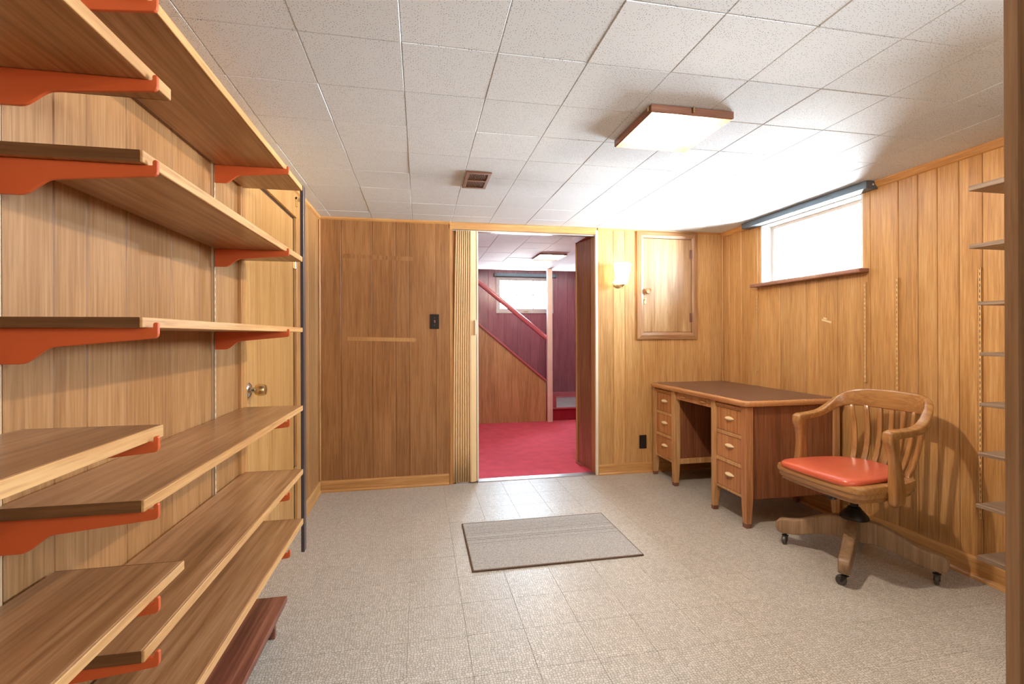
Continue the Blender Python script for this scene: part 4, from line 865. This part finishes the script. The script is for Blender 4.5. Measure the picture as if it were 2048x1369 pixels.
wfar = struct(MB().box(-0.8, FW[0], YF + 0.006, YF + 0.12, 0, ZW).box(FW[1], 3.3, YF + 0.006, YF + 0.12, 0, ZW).box(FW[0], FW[1], YF + 0.006, YF + 0.12, 0, FW[2]).box(FW[0], FW[1], YF + 0.006, YF + 0.12, FW[3], ZW).build('wall_far', M['groove']))
planks(wfar, 'y', YF, -1, [-0.7, -0.3, 0.1, 0.42, 0.7, 0.92, 1.08, 1.34, 1.56, 1.78, 2.02, 2.24, 2.40, 2.52, 2.76, 3.0, 3.2], 0, ZW, M['panel_maroon'], holes=[FW])
struct(MBp(base_poly(YF, -1, 0.09), 'x', 1.0, 3.2).build('baseboard_far', M['maroon_paint'])).location.z = 0.17
w2 = struct(MB().box(FW[0] - 0.02, FW[0] + 0.045, YF - 0.014, YF + 0.02, FW[2] - 0.02, FW[3]).box(FW[1] - 0.045, FW[1] + 0.02, YF - 0.014, YF + 0.02, FW[2] - 0.02, FW[3])
            .box(FW[0] + 0.045, FW[1] - 0.045, YF - 0.014, YF + 0.02, FW[3] - 0.05, FW[3]).box(FW[0] + 0.045, FW[1] - 0.045, YF - 0.014, YF + 0.02, FW[2] - 0.02, FW[2] + 0.055).build('window_2', M['white'], bevel=0.003))
gx0, gx1, gz0, gz1 = FW[0] + 0.045, FW[1] - 0.045, FW[2] + 0.055, FW[3] - 0.05
for i in range(1, 3):
    x = gx0 + (gx1 - gx0) * i / 3; MB().box(x - 0.009, x + 0.009, YF, YF + 0.018, gz0, gz1).build('muntin', M['white'], w2)
MB().box(gx0, gx1, YF + 0.003, YF + 0.016, (gz0 + gz1) / 2 - 0.006, (gz0 + gz1) / 2 + 0.006).build('muntin', M['white'], w2)
MB().box(gx0, gx1, YF + 0.019, YF + 0.022, gz0, gz1).build('pane', M['glass'], w2)
MB().box(1.66, 1.73, YF - 0.022, YF - 0.014, FW[2] + 0.0, FW[2] + 0.02).build('latch', M['brass'], w2, bevel=0.002)
b2 = thing('blind_case', 'small dark roller blind case over the far stairway window', 'blind', (1.68, YF - 0.03, 2.14))
MB().box(1.20, 2.185, YF - 0.06, YF - 0.0005, 2.142, 2.196).build('case', M['slate'], b2, bevel=0.004)
for x in (1.176, 2.185): MB().box(x, x + 0.024, YF - 0.064, YF - 0.0005, 2.138, 2.2).build('end_bracket', M['post_metal'], b2, bevel=0.002)
# stair side wall with sloping cap, handrail, post, landing
sx0, sx1, sz0, sz1 = -0.7, 1.722, 1.342 + (1.342 - 0.564) / (1.71 - 0.782) * (0.782 + 0.7), 0.556
ss = struct(MB().prism([(sx0, 0), (sx1, 0), (sx1, sz1), (sx0 + 0.9, min(ZW, sz1 + (sz0 - sz1) * (sx1 - sx0 - 0.9) / (sx1 - sx0))), (sx0, ZW - 0.02)], 'y', YS, YS + 0.07).build('wall_stair', M['panel_stair']))
slope = (0.564 - 1.342) / (1.71 - 0.782)
capz = lambda x: 0.564 + slope * (x - 1.71)
def sloped(x0, x1, zf, h, y0, y1):
    return MB().prism([(x0, zf(x0)), (x1, zf(x1)), (x1, zf(x1) + h), (x0, zf(x0) + h)], 'y', y0, y1)
sloped(0.35, sx1, lambda x: capz(x) - 0.006, 0.034, YS - 0.022, YS + 0.09).build('sloping_cap', M['maroon_paint'], ss, bevel=0.004)
hr_ = thing('handrail', 'dark red sloping handrail of the stairs beyond the doorway', 'handrail', (1.25, YS + 0.03, 1.2))
railz = lambda x: 1.169 + (1.169 - 1.938) / (1.726 - 0.771) * (x - 1.726)
p0, p1 = (0.45, YS + 0.03, railz(0.45)), (1.80, YS + 0.03, railz(1.80))
S = [(p, (0, 1, 0), (-(p1[2] - p0[2]), 0, p1[0] - p0[0]), 0.026, 0.032) for p in (p0, tuple((a + c_) / 2 for a, c_ in zip(p0, p1)), p1)]
sweep(S, 12, 2.6).build('rail', M['maroon_paint'], hr_, smooth=True)
MB().box(1.74, 1.766, YS - 0.02, YS + 0.02, 1.10, railz(1.75) - 0.02).build('rail_bracket', M['maroon_paint'], hr_)
pst = thing('stair_post', 'pale pink painted post from carpet to ceiling at the foot of the stairs', 'post', (1.76, YS - 0.05, 0))
MB().box(1.727, 1.797, YS - 0.085, YS - 0.024, 0, H - 0.001).build('shaft', M['pink_paint'], pst, bevel=0.006, seg=2)
stc = thing('staircase', 'low landing with a dark red carpeted riser at the foot of the stairs', 'stairs', (2.3, 6.9, 0))
MB().box(1.80, 3.19, 6.44, 6.47, 0.0, 0.155).build('riser', M['carpet_dark'], stc)
MB().box(1.80, 3.19, 6.425, 6.47, 0.155, 0.178).build('nosing', M['maroon_paint'], stc, bevel=0.004)
for k in range(6):
    a = 1.86 + k * 0.19
    MB().prism([(a + 0.0, 6.472), (a + 0.187, 6.472), (a + 0.187 - 0.16, YF - 0.012), (a - 0.16, YF - 0.012)], 'z', 0.150, 0.172).build('board', M['landing'], stc)
for k in range(6):
    x1 = 1.86 - 0.24 * k
    MB().box(max(x1 - 0.24, -0.69), x1 - 0.0005, YS + 0.095, YF - 0.001, 0.172 * k, 0.172 * (k + 2)).build('step', M['carpet_dark'], stc, bevel=0.006)
MB().prism([(1.80, 0.178), (1.885, 0.178), (1.885, 0.34), (1.86, 0.37), (1.80, 0.41)], 'y', 6.44, 6.492).build('stringer_end', M['maroon_paint'], stc, bevel=0.003)
# short return wall on the right of the doorway
rj = struct(MB().add([(1.497, 3.966, 0), (1.449, 4.268, 0), (1.60, 4.268, 0), (1.60, 3.966, 0), (1.497, 3.966, H), (1.449, 4.268, H), (1.60, 4.268, H), (1.60, 3.966, H)],
                     [(0, 1, 2, 3), (7, 6, 5, 4), (0, 4, 5, 1), (1, 5, 6, 2), (2, 6, 7, 3), (3, 7, 4, 0)]).build('wall_return', wood('return_panelling', (122, 82, 62), (150, 106, 80), (172, 128, 98), 'z', rough=0.22, tone=0.0, coat=0.3)))
MB().box(1.44, 1.62, 4.262, 4.275, 0, H - 0.05).build('end_trim', M['trim_z'], rj, bevel=0.002)
MB().prism([(1.62, H), (1.41, H), (1.425, H - 0.02), (1.445, H - 0.05), (1.62, H - 0.05)], 'y', 4.0, 4.29).build('crown', M['maroon_paint'], rj)
MB().prism([(1.60, 0), (1.435, 0), (1.435, 0.012), (1.60, 0.014)], 'y', 4.15, 4.27).build('shoe', M['maroon_paint'], rj)
struct(MB().box(1.60, 3.2, YB + 0.115, YB + 0.13, 0, H).build('wall_stair_front', M['panel_maroon']))
struct(MB().box(-0.7, OX0 - 0.03, YB + 0.115, YB + 0.13, 0, H).build('wall_stair_front', M['panel_maroon']))
